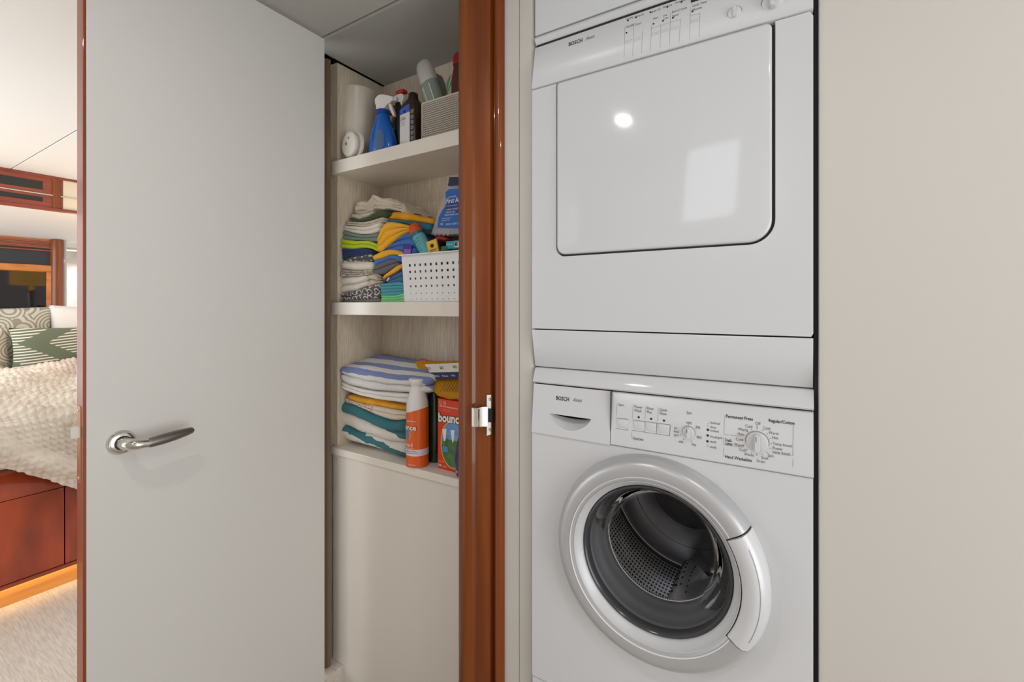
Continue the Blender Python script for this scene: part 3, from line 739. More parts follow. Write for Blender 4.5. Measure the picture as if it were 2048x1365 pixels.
GL = 'folded cloths in the left pile on the middle shelf'; GR = 'folded microfibre cloths beside the perforated basket'
FC = lambda n, rgb, **k: fabric(n, rgb, **k)
ringm = FC('charcoal_ring_print', (96, 90, 88)); mask_mix(ringm, rings_mask(34, .34, .46), (214, 210, 202))
ringm2 = FC('charcoal_ring_print_small', (84, 82, 84)); mask_mix(ringm2, rings_mask(46, .34, .48), (196, 194, 190))
F = {'greyp': FC('grey_marl', (140, 136, 136), var=((100, 96, 98), 220)), 'white': FC('white_cotton', (226, 219, 207)), 'cream': FC('cream_cotton', (205, 195, 180), var=((180, 168, 152), 60)),
     'bobble': FC('bobble_cotton', (206, 198, 186), bs=130, st=1.0, dist=.008, var=((150, 138, 124), 90)), 'navy': FC('navy_terry', (38, 58, 104)), 'lime': FC('lime_microfibre', (186, 204, 20)),
     'sage': FC('sage_terry', (118, 136, 124)), 'terry': FC('off_white_terry', (222, 214, 200), bs=220, st=1), 'dgreen': FC('dark_green_cotton', (66, 82, 46)),
     'mint': FC('mint_microfibre', (134, 216, 150)), 'teal': FC('aqua_microfibre', (84, 166, 182)), 'steel': FC('steel_blue_microfibre', (74, 116, 160)), 'dgrey': FC('dark_grey_microfibre', (78, 76, 80)),
     'grey': FC('grey_microfibre', (112, 108, 114)), 'blue': FC('blue_microfibre', (76, 122, 196)), 'yellow': FC('yellow_microfibre', (244, 182, 54)), 'gold': FC('golden_microfibre', (236, 172, 30), var=((216, 150, 30), 20)),
     'dteal': FC('dusty_teal_microfibre', (52, 112, 138)), 'linen': FC('linen_crumple', (204, 192, 172), bs=160)}
zf = 1186   # crop row of the shelf top at the front edge
# left pile, bottom to top
i0 = [zf-28, zf-28, zf-28, zf-28]
LX = [165, 290, 410, 545]
I1 = [1150, 1142, 1135, 1128]; I2 = [1085, 1062, 1038, 1015]; I3 = [918, 922, 915, 905]
stackcloth('folded_cloth', 'grey marl folded cloth flat on the middle shelf under the charcoal ring-print cloth', GL, LX, I1, [1158]*4, F['greyp'], layers=1, seed=1)
stackcloth('folded_cloth', 'charcoal cloth with large pale rings, just above the grey marl one', GL, [162, 290, 410, 545], [1082, 1060, 1022, 985], I1, ringm, layers=2, seed=2, amp=.002)
stackcloth('folded_cloth', 'plain white cotton cloth bulging out low in the left pile above the ring print', GL, [160, 240, 330, 425], [928, 930, 920, 905], [1082, 1068, 1050, 1018], F['white'], layers=2, seed=3, amp=.006, freq=14)
stackcloth('folded_cloth', 'crumpled cream cloth end beside the plain white cloth, low in the left pile', GL, [405, 450, 500, 550], [915, 895, 905, 950], [1030, 1010, 1000, 990], F['cream'], Yf=1.155, layers=2, seed=4, amp=.008, freq=22)
stackcloth('folded_cloth', 'off-white bobble-textured cloth between the rolled cream towel and the plain white cloth', GL, [160, 250, 360, 465], [858, 868, 872, 865], [926, 926, 920, 905], F['bobble'], layers=3, seed=5, amp=.003)
stackcloth('folded_cloth', 'cream rolled terry towel with a stitched band, halfway up the left pile', GL, [158, 250, 370, 472], [775, 790, 785, 790], [856, 866, 870, 862], F['terry'], Yf=1.145, layers=1, seed=6, amp=.003)
stackcloth('folded_cloth', 'dark grey cloth with small pale rings beneath the navy cloth in the left pile', GL, [215, 300, 380, 470], [755, 745, 730, 715], [788, 788, 784, 786], ringm2, layers=1, seed=7, Yf=1.15)
stackcloth('folded_cloth', 'navy blue folded cloth beneath the lime one in the left pile', GL, [182, 270, 370, 485], [672, 672, 668, 690], [772, 752, 742, 720], F['navy'], layers=3, seed=8, Yf=1.155)
stackcloth('folded_cloth', 'bright lime green folded cloth in the left pile', GL, [160, 240, 340, 440, 530], [578, 592, 598, 602, 640], [668, 672, 668, 666, 706], F['lime'], layers=2, seed=9, Yf=1.148, amp=.004)
stackcloth('folded_cloth', 'sage green terry cloth resting on the lime one', GL, [190, 280, 400, 545], [505, 528, 545, 520], [585, 592, 598, 610], F['sage'], layers=2, seed=10, Yf=1.155)
stackcloth('folded_cloth', 'off-white terry cloth folded over the sage green one', GL, [192, 300, 420, 545], [462, 465, 470, 430], [505, 528, 540, 515], F['terry'], layers=2, seed=11, Yf=1.16, amp=.004)
stackcloth('folded_cloth', 'cream terry cloth with a dark trim line just beneath the dark green cloth', GL, [218, 320, 440, 570], [420, 428, 420, 380], [460, 463, 465, 428], F['cream'], layers=2, seed=12, Yf=1.165, amp=.004)
stackcloth('folded_cloth', 'dark olive green folded cloth near the top of the left pile', GL, [255, 350, 450, 530, 615], [385, 408, 370, 318, 335], [415, 426, 416, 385, 375], F['dgreen'], layers=1, seed=13, Yf=1.17, amp=.003)
stackcloth('folded_cloth', 'crumpled beige napkin lying on the olive green cloth', GL, [262, 330, 420, 480], [352, 350, 345, 330], [388, 404, 385, 352], F['cream'], layers=1, seed=14, Yf=1.175, amp=.007, freq=26)
stackcloth('crumpled_cloth', 'large crumpled linen cloth topping the left pile', GL, [300, 400, 500, 620, 730, 815], [255, 235, 200, 225, 270, 340], [345, 375, 315, 315, 330, 350], F['linen'], layers=3, seed=15, Yf=1.20, Yb=1.33, amp=.013, freq=24, N=140)
# right pile, bottom to top
stackcloth('folded_cloth', 'mint green microfibre cloth lying on the shelf beside the perforated basket', GR, [532, 620, 700, 792], [1095, 1098, 1092, 1070], [1158]*4, F['mint'], layers=3, seed=21, Yf=1.14, Yb=1.30)
stackcloth('folded_cloth', 'aqua folded microfibre cloth on the mint green one', GR, [528, 620, 700, 782], [992, 985, 975, 985], [1095, 1098, 1092, 1070], F['teal'], layers=4, seed=22, Yf=1.143, Yb=1.30, amp=.003)
stackcloth('folded_cloth', 'steel blue microfibre cloth squeezed above the aqua one', GR, [590, 650, 710, 780], [965, 930, 890, 850], [990, 984, 975, 982], F['steel'], layers=2, seed=23, Yf=1.147, Yb=1.30)
stackcloth('folded_cloth', 'dark grey microfibre cloth with a white care tag beside the perforated basket', GR, [555, 620, 690, 760], [958, 920, 880, 835], [985, 958, 915, 868], F['dgrey'], layers=1, seed=24, Yf=1.15, Yb=1.30)
stackcloth('folded_cloth', 'small yellow microfibre cloth squeezed between the grey ones', GR, [552, 620, 690, 762], [925, 875, 825, 800], [955, 918, 878, 835], F['yellow'], layers=1, seed=25, Yf=1.145, Yb=1.30)
stackcloth('folded_cloth', 'mid grey folded microfibre cloth beneath the blue and yellow ones', GR, [468, 540, 620, 705], [835, 800, 768, 765], [895, 905, 870, 822], F['grey'], layers=2, seed=26, Yf=1.143, Yb=1.30)
stackcloth('folded_cloth', 'thin blue microfibre cloth folded over the mid grey one', GR, [470, 550, 640, 750], [775, 762, 728, 745], [832, 800, 768, 800], F['blue'], layers=1, seed=27, Yf=1.14, Yb=1.30)
stackcloth('folded_cloth', 'flat yellow microfibre cloth on the thin blue one beside the basket rim', GR, [455, 540, 640, 745], [735, 698, 680, 705], [778, 762, 728, 742], F['yellow'], layers=1, seed=28, Yf=1.137, Yb=1.30)
stackcloth('folded_cloth', 'big blue microfibre cloth slumped behind the orange-capped can', GR, [560, 640, 720, 790, 860], [680, 600, 545, 505, 530], [700, 690, 695, 720, 735], F['blue'], layers=3, seed=29, Yf=1.16, Yb=1.32, amp=.005, freq=14)
stackcloth('folded_cloth', 'large yellow microfibre cloth folded in thirds and hanging forward between the piles', GR, [498, 540, 590, 660, 730, 812], [600, 520, 435, 428, 445, 470], [655, 698, 660, 600, 545, 510], F['yellow'], layers=3, seed=30, Yf=1.15, Yb=1.32, amp=.003)
stackcloth('folded_cloth', 'dusty teal microfibre cloth beneath the golden one near the back', GR, [568, 680, 820, 920, 1005], [410, 405, 420, 430, 430], [440, 432, 460, 505, 505], F['dteal'], layers=1, seed=31, Yf=1.19, Yb=1.35)
stackcloth('folded_cloth', 'golden yellow microfibre cloth on top of the right-hand pile', GR, [598, 680, 780, 900, 1025], [350, 335, 345, 375, 395], [408, 405, 415, 430, 445], F['gold'], layers=1, seed=32, Yf=1.19, Yb=1.35)
stackcloth('folded_cloth', 'white cloth corner showing under the dusty teal cloth by the first aid pack', GR, [820, 900, 1000], [470, 495, 505], [500, 525, 532], F['white'], layers=1, seed=33, Yf=1.22, Yb=1.35)
dgc = [o for o in bpy.data.objects if o.get('label', '').startswith('dark grey microfibre cloth with a white')][0]
P = at(640+625/4.55, 350+962/4.55, 1.142)
b = new(); prism(b, [(P.x-.006, P.z-.004), (P.x+.006, P.z+.006), (P.x+.007, P.z+.011), (P.x+.003, P.z+.010), (P.x-.006, P.z)], 'y', 1.138, 1.1392); obj('care_tag', b, M['white'], dgc)
rt = [o for o in bpy.data.objects if o.get('label', '').startswith('cream rolled')][0]
P = at(640+205/4.55, 350+825/4.55, 1.143)
b = new(); tube(b, [(P.x+.008, 1.146, P.z+.020), (P.x+.001, 1.1415, P.z+.010), (P.x-.001, 1.1405, P.z), (P.x+.002, 1.1415, P.z-.008)], .0012, 6); obj('stitched_band', b, F['dgrey'], rt, True)

# ------------------------------------------------------------------ perforated basket with its contents
bx0, bx1 = at(808, 560, 1.14).x, -.862; bz1 = H+.1745; by0, by1 = 1.128, 1.30
pb_ = thing('perforated_basket', ((bx0+bx1)/2, 1.22, Z2), 'white plastic basket with rows of square holes on the middle shelf', 'basket')
holes = []
hzs = [(.137, .0042), (.115, .0038), (.092, .0036), (.066, .0032), (.042, .0018), (.0226, .0015)]
hx0 = at(818.5, 540, 1.128).x
for dz_, hs in hzs:
    for i in range(11):
        x = hx0+i*.0236+(.004*(.14-dz_)*0)
        if x+hs > bx1-.008: continue
        holes.append([(x-hs, H+dz_-hs*1.05), (x-hs, H+dz_+hs*1.05), (x+hs, H+dz_+hs*1.05), (x+hs, H+dz_-hs*1.05)])
bpl = mat('white_basket_plastic', (236, 235, 236), .4)
b = new(); plate(b, [(bx0+.006, Z2+.001), (bx1-.004, Z2+.001), (bx1, bz1-.002), (bx0, bz1-.002)], holes, lambda z: by0+.010*(1-(z-Z2)/.16), .002); obj('front_wall', b, bpl, pb_)
b = new(); prism(b, [(by0+.012, Z2+.001), (by1-.006, Z2+.001), (by1, bz1-.002), (by0+.002, bz1-.002)], 'x', bx0+.001, bx0+.003); obj('side_wall', b, bpl, pb_)
b = new(); prism(b, [(by0+.012, Z2+.001), (by1-.006, Z2+.001), (by1, bz1-.002), (by0+.002, bz1-.002)], 'x', bx1-.004, bx1-.002); obj('side_wall', b, bpl, pb_)
obj('back_wall', B(bx0+.003, bx1-.004, by1-.004, by1-.002, Z2+.001, bz1-.002), bpl, pb_)
obj('base', B(bx0+.006, bx1-.006, by0+.013, by1-.007, Z2+.0005, Z2+.003), bpl, pb_)
b = new(); plate_pts = rrect(bx0-.013, bx1+.008, by0-.008, by1+.008, .012, 5); inner = rrect(bx0+.002, bx1-.002, by0+.004, by1-.002, .008, 5)
b = plate(new(), plate_pts, [inner[::-1]], 0, .0035); xform(b, Matrix.Translation((0, 0, bz1)) @ Matrix(((1, 0, 0, 0), (0, 0, 1, 0), (0, -1, 0, 0), (0, 0, 0, 1)))); obj('rim', b, bpl, pb_)

def wrap_fn(cx, cy, r, a0, z0, Mx=None, k=1.0):
    """lettering wrapped round an upright cylinder; a0 = start angle (radians, -pi/2 faces the passage)"""
    def fn(x, y):
        a = a0+x/r; p = Vector((cx+r*k*cos(a), cy+r*k*sin(a), z0+y))
        return Mx @ p if Mx else p
    return fn
def letter(part, jobs, m, name='lettering'):
    b = new()
    for s, size, fn, bold, ital, al in jobs: text_bm(b, s, size, fn, bold, ital, al)
    return tag(obj(name, b, m, part), kind='stuff')
# orange-capped can leaning in the basket
base = at(862, 512, 1.19); base.z = Z2+.010
top = at(826, 452, 1.175)
Pb = at(856, 510, 1.18)
ax = (top-Pb).normalized(); zlen = .20
org = top-ax*zlen
Mx = Matrix.Translation(org) @ Vector((0, 0, 1)).rotation_difference(ax).to_matrix().to_4x4()
can = thing('spray_can', tuple(org), 'teal spray can with an orange cap leaning in the perforated basket', 'spray can')
O = Vector((0, 0, 0)); R_ = .0245
def lz(prof, m, name, par, n=36, sm=55, rx=1, ry=1, Mx=Mx): return obj(name, xform(lathe(new(), prof, O, 'z', n, rx=rx, ry=ry), Mx), m, par, True, sm)
lz([(0, 0), (R_, 0), (R_, .152), (R_-.001, .154), (0, .154)], mat('teal_can_print', (98, 176, 190), .35), 'body', can)
lz([(R_-.001, .154), (R_+.0003, .154), (R_+.0005, .164), (R_-.001, .165), (0, .165)], mat('dark_teal_band', (24, 112, 118), .35), 'band', can)
lz([(R_-.001, .165), (R_, .165), (R_-.001, .180), (R_-.005, .197), (R_-.008, .200), (0, .201)], mat('orange_cap', (206, 82, 34), .4), 'cap', can)
lb = new(); lathe(lb, [(R_+.0004, .02), (R_+.0004, .145)], O, 'z', 10, radians(190), radians(218)); xform(lb, Mx); obj('yellow_stripe', lb, mat('yellow_print', (226, 160, 46), .4), can)
jobs = []
for j, (s_, sz_) in enumerate((('FAMILY CARE', .006), ('REPELLENT', .007), ('repels mosquitoes', .005), ('ticks and flies', .005), ('NET WT 6 OZ', .005))):
    jobs.append((s_, sz_, wrap_fn(0, 0, R_+.0006, radians(235), .136-.011*j, Mx), 0, 0, 'LEFT'))
letter(can, jobs, M['printb'])
# purple carton
def leaning_box(name, label, cat, c, w_, d_, h_, ry, rz, m, par=None):
    t_ = thing(name, (c[0], c[1], c[2]), label, cat) if par is None else par
    Mx = Matrix.Translation(c) @ Matrix.Rotation(rz, 4, 'Z') @ Matrix.Rotation(ry, 4, 'Y')
    b = new(); box(b, -w_/2, w_/2, -d_/2, d_/2, 0, h_, bev=.0008, seg=1); xform(b, Mx)
    obj('carton', b, m, t_); return t_, Mx
c = at(816, 505, 1.165); c.z -= .075
tp, Mx = leaning_box('purple_carton', 'small purple carton standing beside the orange-capped can', 'box', c, .034, .03, .10, .06, .3, mat('purple_carton', (70, 44, 132), .4))
b = new(); box(b, -.012, .014, -.0158, -.0152, .056, .084); xform(b, Mx); obj('lilac_label', b, mat('lilac_print', (132, 104, 190), .4), tp)
# yellow packet
c = at(874, 500, 1.165); c.z -= .05
tp, Mx = leaning_box('yellow_packet', 'yellow packet with a black mark tucked in the perforated basket', 'packet', c, .040, .008, .085, -.25, .2, mat('yellow_packet', (232, 186, 40), .35))
b = new(); fn = lambda x, y: Mx @ Vector((x, -.0045, y))
disc(b, 0, .066, .007, fn, 12); strip(b, [(-.014, .052), (.014, .052)], .002, fn); strip(b, [(-.014, .047), (.012, .047)], .0014, fn); obj('black_mark', b, M['printb'], tp)
# green jar
c = at(893, 505, 1.175)
b = new(); lathe(b, [(0, c.z-.08), (.022, c.z-.08), (.024, c.z-.07), (.024, c.z+.002), (.018, c.z+.010), (.018, c.z+.018), (0, c.z+.018)], Vector((c.x, c.y, 0)), 'z', 30)
tag(obj('green_jar', b, mat('green_gloss_jar', (30, 110, 70), .15), None, True, 40), 'glossy green jar low between the yellow packet and the barcode box', 'jar')
# red pouch
c = at(881, 478, 1.20)
b = cloth_bm([c.x-.03, c.x, c.x+.035], [c.z+.008, c.z+.010, c.z+.002], [c.z-.008, c.z-.010, c.z-.012], 1.19, 1.25, layers=1, amp=.003, freq=30, N=50)
tag(obj('red_packet', b, mat('dark_red_foil', (140, 28, 34), .25), None, True, 60), 'dark red foil packet under the first aid pack', 'packet')
# teal box with barcode
c = at(908, 492, 1.155)
Mx = Matrix.Translation((c.x+.012, 1.18, c.z-.010)) @ Matrix.Rotation(.05, 4, 'Y') @ Matrix.Rotation(-.25, 4, 'Z')
tb = thing('teal_carton', (c.x, 1.18, c.z), 'flat teal carton with a white barcode lying across the perforated basket', 'box')
b = new(); box(b, -.05, .05, -.028, .028, 0, .026, bev=.001, seg=1); xform(b, Mx); obj('carton', b, mat('teal_carton', (34, 158, 178), .35), tb)
b = new(); box(b, -.002, .022, -.0288, -.0281, .005, .021); xform(b, Mx); bl = obj('barcode_label', b, M['white'], tb)
b = new(); x = .0
for k in range(11): wd = random.choice((.0006, .001, .0014)); box(b, x, x+wd, -.0292, -.0289, .008, .020); x += wd+random.choice((.0006, .001))
xform(b, Mx); tag(obj('barcode_bar', b, M['printb'], bl), kind='stuff')
b = new(); text_bm(b, 'BANDAGES', .008, lambda x, y: Mx @ Vector((-.044+x, -.0286, .012+y)), 0, 0); tag(obj('lettering', b, M['white'], tb), kind='stuff')
# first aid pack
fa0 = at(863, 470, 1.20); fa = thing('first_aid_pack', (fa0.x+.04, 1.22, fa0.z), 'clear first aid pack with a blue label, upright in the perforated basket', 'first aid kit')
def fp(u, v, Y=1.20): p = at(u, v, Y); return (p.x, p.z)
cl = clear('clear_pack', (.80, .80, .84), 1.5, .1); 
out = [fp(863, 470), fp(885, 400), fp(893, 382), fp(896, 368), fp(975, 362), fp(990, 470)]
b = new(); dome_plate(b, out, 1.195, 1.235, .006, 3); obj('clear_shell', b, mat('clear_plastic_shell', (198, 192, 200), .2, alpha=.55), fa, True, 40)
b = new(); prism(b, [fp(897, 372, 1.193), fp(900, 355, 1.193), fp(970, 352, 1.193), fp(972, 366, 1.193)], 'y', 1.19, 1.238); obj('closure', b, mat('navy_closure', (22, 34, 72), .35), fa)
Yl = 1.192
LB = [fp(875, 455, Yl), fp(877, 435, Yl), fp(885, 420, Yl), fp(892, 412, Yl), fp(891, 385, Yl), fp(897, 379, Yl), fp(975, 372, Yl), fp(978, 460, Yl)]
b = new(); plate(b, LB, [], Yl, .0008); lab = obj('label', b, mat('blue_label', (28, 98, 180), .35), fa)
b = new(); plate(b, [fp(891, 412, Yl), fp(892, 428, Yl), fp(980, 432, Yl), fp(978, 400, Yl), fp(893, 404, Yl)], [], Yl-.0004, .0004); obj('dark_band', b, mat('dark_blue_band', (16, 66, 140), .35), lab)
TX_ = TX
def pj(s, u, v, px, bo=0, it=0, Y=Yl-.001): 
    p = at(u, v, Y); k = Y/(CA+SA*(u-1024)/910); return (s, px*k/910, plane_fn(p, (1, 0, -.02), (.0, 0, 1)), bo, it, 'LEFT')
letter(lab, [pj('ALL PURPOSE', 897, 396, 4), pj('First Aid', 892, 407.5, 14, .006, .12), pj('Kit for home and travel', 893, 413.5, 3.5), pj('CLEANS  PROTECTS', 893, 421.5, 4.6), pj('RELIEVES PAIN', 892, 427, 4.6), pj('TREATS MINOR CUTS', 889, 432.5, 4.6), pj('bandages and more in', 884, 438.5, 3.2), pj('a compact carry case', 882, 442.5, 3.2), pj('150', 880, 451, 6.5), pj('PIECES / CARRY CASE', 892, 451, 5)], M['white'])
for k in range(4):
    u = 867+k*8.5; b = new(); p = at(u, 468, 1.20); box(b, p.x, p.x+.012, 1.20, 1.225, p.z-.006, p.z+.016+.002*k, bev=.002); obj('bandage_strip', b, mat('bandage_white', (214, 206, 210), .5), fa)

# ------------------------------------------------------------------ top shelf
def mpp(u, Y): return Y/(CA+SA*(u-1024)/910)/910     # metres per photo pixel across the view at depth Y
# paper towel roll
c = at(712, 300, 1.245); r = .067
pr_ = thing('paper_towel_roll', (c.x, c.y, Z1), 'white paper towel roll standing in the left corner of the top shelf', 'paper towel')
Mx = about((c.x, c.y, Z1), Matrix.Rotation(radians(3.2), 4, 'Y'))
zt = at(712, 169, 1.20).z
b = new(); lathe(b, [(.021, Z1+.004), (r-.003, Z1+.004), (r, Z1+.007), (r+.0005, (Z1+zt)/2), (r, zt-.004), (r-.004, zt), (.021, zt), (.021, Z1+.004)], Vector((c.x, c.y, 0)), 'z', 48); xform(b, Mx)
obj('paper', b, mat('quilted_paper', (226, 217, 202), .95, bump=(150, .5, .002)), pr_, True, 45)
b = new(); lathe(b, [(.019, Z1+.004), (.0209, Z1+.004), (.0209, zt-.002), (.019, zt-.002)], Vector((c.x, c.y, 0)), 'z', 32); xform(b, Mx); obj('cardboard_core', b, mat('cardboard', (160, 132, 100), .9), pr_, True)
b = new(); rows = []
for z in (Z1+.008, zt-.005): rows.append([b.verts.new((c.x+(r+.0003+.0009*q)*cos(radians(-38-14*q)), c.y+(r+.0003+.0009*q)*sin(radians(-38-14*q)), z)) for q in (0, .5, 1)]+[b.verts.new((c.x+(r)*cos(radians(-52.5)), c.y+r*sin(radians(-52.5)), z))])
for k in range(3): b.faces.new((rows[0][k], rows[0][k+1], rows[1][k+1], rows[1][k]))
xform(b, Mx); obj('loose_edge', b, mat('quilted_paper_edge', (228, 220, 206), .95), pr_, True)
# round white detector on edge
c = at(700, 292, 1.135); rr = .0475
sd = thing('smoke_detector', (c.x, 1.155, Z1), 'round white smoke detector standing on edge at the left of the top shelf', 'smoke detector')
cz = Z1+rr+.008
wp_ = mat('ivory_plastic', (226, 220, 208), .45)
Mx = about((c.x, 1.15, cz), Matrix.Rotation(radians(-8), 4, 'Z'))
b = new(); lathe(b, [(0, 1.1285), (rr-.008, 1.1285), (rr-.003, 1.130), (rr, 1.134), (rr, 1.144), (rr-.002, 1.146), (0, 1.146)], Vector((c.x, 0, cz)), 'y', 56); xform(b, Mx); obj('cover', b, wp_, sd, True, 50)
b = new(); lathe(b, [(0, 1.146), (rr-.004, 1.146), (rr-.004, 1.152), (0, 1.152)], Vector((c.x, 0, cz)), 'y', 56); xform(b, Mx); obj('vent_gap', b, mat('vent_shadow_plastic', (176, 170, 160), .6), sd, True, 40)
b = new(); lathe(b, [(0, 1.152), (rr+.004, 1.152), (rr+.008, 1.155), (rr+.008, 1.162), (rr+.003, 1.166), (0, 1.166)], Vector((c.x, 0, cz)), 'y', 56); xform(b, Mx); obj('base_ring', b, wp_, sd, True, 50)
for (dx_, dz_, q) in ((.004, .022, .0042), (-.014, .004, .0060)):
    b = new(); lathe(b, [(0, 1.1275), (q, 1.1275), (q, 1.130), (0, 1.130)], Vector((c.x+dx_, 0, cz+dz_)), 'y', 20); xform(b, Mx); obj('button', b, mat('grey_button', (128, 124, 118), .5), sd, True, 40)
# trigger sprayer head
def trigger(par, c, z, s, m, rot, trig=None, name='trigger_head'):
    Mx = Matrix.Translation((c.x, c.y, z)) @ Matrix.Rotation(rot, 4, 'Z') @ Matrix.Scale(s, 4)
    b = new(); prof = [(-.016, 0), (-.018, .012), (-.028, .026), (-.034, .040), (-.032, .052), (-.022, .062), (-.006, .066), (.012, .062), (.036, .052), (.058, .046), (.060, .030), (.040, .028), (.026, .024), (.018, .014), (.016, 0)]
    prism(b, prof, 'y', -.013, .013); bmesh.ops.bevel(b, geom=[e for e in b.edges], offset=.0045, segments=2, affect='EDGES'); xform(b, Mx)
    hd_ = obj(name, b, m, par, True, 60)
    b = new(); prism(b, [(.026, .028), (.040, .028), (.046, .010), (.056, -.014), (.060, -.026), (.054, -.030), (.044, -.016), (.034, .006)], 'y', -.007, .007); bmesh.ops.bevel(b, geom=b.edges[:], offset=.002, segments=2, affect='EDGES'); xform(b, Mx); obj('trigger', b, trig or m, hd_, True, 60)
    b = new(); box(b, .0595, .067, -.009, .009, .030, .046, bev=.002); xform(b, Mx); obj('nozzle', b, trig or m, hd_, True)
    return hd_
# blue spray bottle
c = at(766, 300, 1.185)
sb = thing('spray_bottle', (c.x, c.y, Z1), 'translucent blue spray bottle with a white trigger in front of the paper towel roll', 'spray bottle')
hz_ = at(766, 229, 1.185).z
bm_ = mat('blue_bottle_plastic', (14, 96, 190), .18, spec=.6)
secs = [(c.x, c.y, Z1+q*(hz_-Z1), a, bb2) for q, a, bb2 in ((0, .060, .029), (.05, .064, .032), (.3, .064, .032), (.55, .052, .030), (.75, .037, .027), (.88, .026, .024), (1, .022, .021))]
obj('bottle', loft(new(), secs, 40, 2.3), bm_, sb, True, 60)
b = new(); lathe(b, [(.022, hz_-.004), (.0245, hz_-.004), (.0245, hz_+.012), (.021, hz_+.014)], Vector((c.x, c.y, 0)), 'z', 30); obj('collar', b, mat('deep_blue_collar', (10, 60, 150), .35), sb, True, 40)
trigger(sb, c, hz_+.010, .95, mat('white_trigger', (226, 222, 216), .4), radians(10))
# printed oval label on the right of the bottle
b = new(); rows = []
for i in range(11):
    q = i/10; z = Z1+.012+(hz_-Z1)*.50*q; half = .024*sqrt(max(.02, 1-(2*q-1.0)**4))*(1-.3*q)
    hw = crom([0, .05, .3, .55, .75], [.060, .064, .064, .052, .037], (z-Z1)/(hz_-Z1)); hd2 = crom([0, .05, .3, .55, .75], [.029, .032, .032, .030, .027], (z-Z1)/(hz_-Z1))
    rows.append([])
    for j in range(9):
        x = .016+half*(j/4-1); x = min(x, hw*.96); rows[-1].append(b.verts.new((c.x+x, c.y-hd2*(max(0, 1-abs(x/hw)**2.3))**(1/2.3)-.0012, z)))
for A, Q in zip(rows, rows[1:]):
    for k in range(8): b.faces.new((A[k], A[k+1], Q[k+1], Q[k]))
obj('oval_label', b, mat('smoky_blue_label', (74, 104, 140), .4), sb, True)
# dark bottle behind with red and white sprayer
c = at(800, 300, 1.28)
rb = thing('cleaner_bottle', (c.x, c.y, Z1), 'dark blue label cleaner bottle with a red and white trigger behind the blue spray bottle', 'spray bottle')
hz_ = at(800, 215, 1.28).z
obj('bottle', loft(new(), [(c.x, c.y, Z1+q*(hz_-Z1), a, bb2) for q, a, bb2 in ((0, .044, .026), (.04, .047, .029), (.62, .047, .029), (.8, .030, .024), (1, .016, .016))], 36, 2.6), mat('dark_smoke_bottle', (50, 40, 46), .2), rb, True, 60)
b = new(); box(b, c.x-.040, c.x+.030, c.y-.0315, c.y-.0295, Z1+.03, Z1+.14, bev=.0005); lab = obj('label', b, mat('navy_label', (26, 42, 78), .4), rb)
letter(lab, [('CLEAN', .018, plane_fn((c.x-.036, c.y-.0320, Z1+.118), (1, 0, 0), (0, 0, 1)), .01, 0, 'LEFT'), ('with scent', .013, plane_fn((c.x-.036, c.y-.0320, Z1+.104), (1, 0, 0), (0, 0, 1)), 0, 0, 'LEFT')], M['white'])
trigger(rb, c, hz_-.002, .8, M['white'], radians(190), mat('red_trigger', (190, 34, 26), .4))
b = new(); box(b, c.x-.012, c.x+.030, c.y-.013, c.y+.013, hz_+.050, hz_+.062, bev=.003); obj('red_top', b, mat('red_cap', (196, 36, 26), .4), rb, True)
# black detail bottle left of it
c = at(797, 300, 1.225)
b = new(); hz2 = at(797, 205, 1.225).z
loft(b, [(c.x, c.y, Z1, .015, .012), (c.x, c.y, Z1+.11, .015, .012), (c.x, c.y, hz2-.03, .012, .010), (c.x-.004, c.y, hz2, .010, .008)], 16, 3); tag(obj('black_tube', b, mat('matte_black_tube', (38, 34, 38), .4), None, True, 50), 'slim black tube squeezed between the blue spray bottle and the brown bottle', 'tube')
# brown rectangular bottle with white label
ca = at(802, 285, 1.16); cb = at(846, 285, 1.16); c = at(825, 285, 1.175); hw = .036
pb2 = thing('brown_bottle', (c.x, c.y, Z1), 'dark brown square bottle with a white label and blue top band, ribbed at its right', 'bottle')
h1 = at(823, 207, 1.165).z; h2 = at(826, 195, 1.165).z
br = mat('brown_bottle_plastic', (52, 34, 28), .28)
obj('bottle', loft(new(), [(c.x, c.y, Z1, hw*.97, .024), (c.x, c.y, Z1+.006, hw, .026), (c.x, c.y, h1-.012, hw, .026), (c.x, c.y, h1, hw*.86, .022), (c.x+.004, c.y, h2, .014, .014), (c.x+.004, c.y, h2+.006, .014, .014)], 44, 6), br, pb2, True, 50)
b = new(); lathe(b, [(.0165, h2+.001), (.0168, h2+.016), (.015, h2+.018), (0, h2+.018)], Vector((c.x+.004, c.y, 0)), 'z', 28); obj('cap', b, M['black'], pb2, True, 50)
lx0, lx1 = c.x-hw*.93, c.x+hw*.36
lab = obj('label', B(lx0, lx1, c.y-.0275, c.y-.0258, Z1+.012, h1-.022), mat('white_label', (222, 220, 222), .5), pb2)
b = new(); prism(b, [(lx0, h1-.040), (lx1, h1-.036), (lx1, h1-.012), (lx1-.004, h1-.009), (lx0+.003, h1-.020), (lx0, h1-.023)], 'y', c.y-.0280, c.y-.0262); obj('blue_band', b, mat('cobalt_band', (56, 92, 190), .4), lab)
b = new(); disc(b, c.x-hw*.28, h1-.032, .0048, lambda x, y: Vector((x, c.y-.0284, y)), 20); obj('round_seal', b, M['printb'], lab)
lj = lambda s_, z, sz_, bo=0: (s_, sz_, plane_fn((lx0+.004, c.y-.0279, z), (1, 0, .05), (0, 0, 1)), bo, 0, 'LEFT')
letter(lab, [lj('hydrogen', h1-.053, .0065), lj('peroxide', h1-.060, .0085, .015), lj('topical solution', h1-.068, .0045), lj('USP 3 percent', h1-.074, .004), lj('first aid antiseptic', h1-.080, .0038), lj('16 FL OZ', Z1+.016, .004)], M['print'])
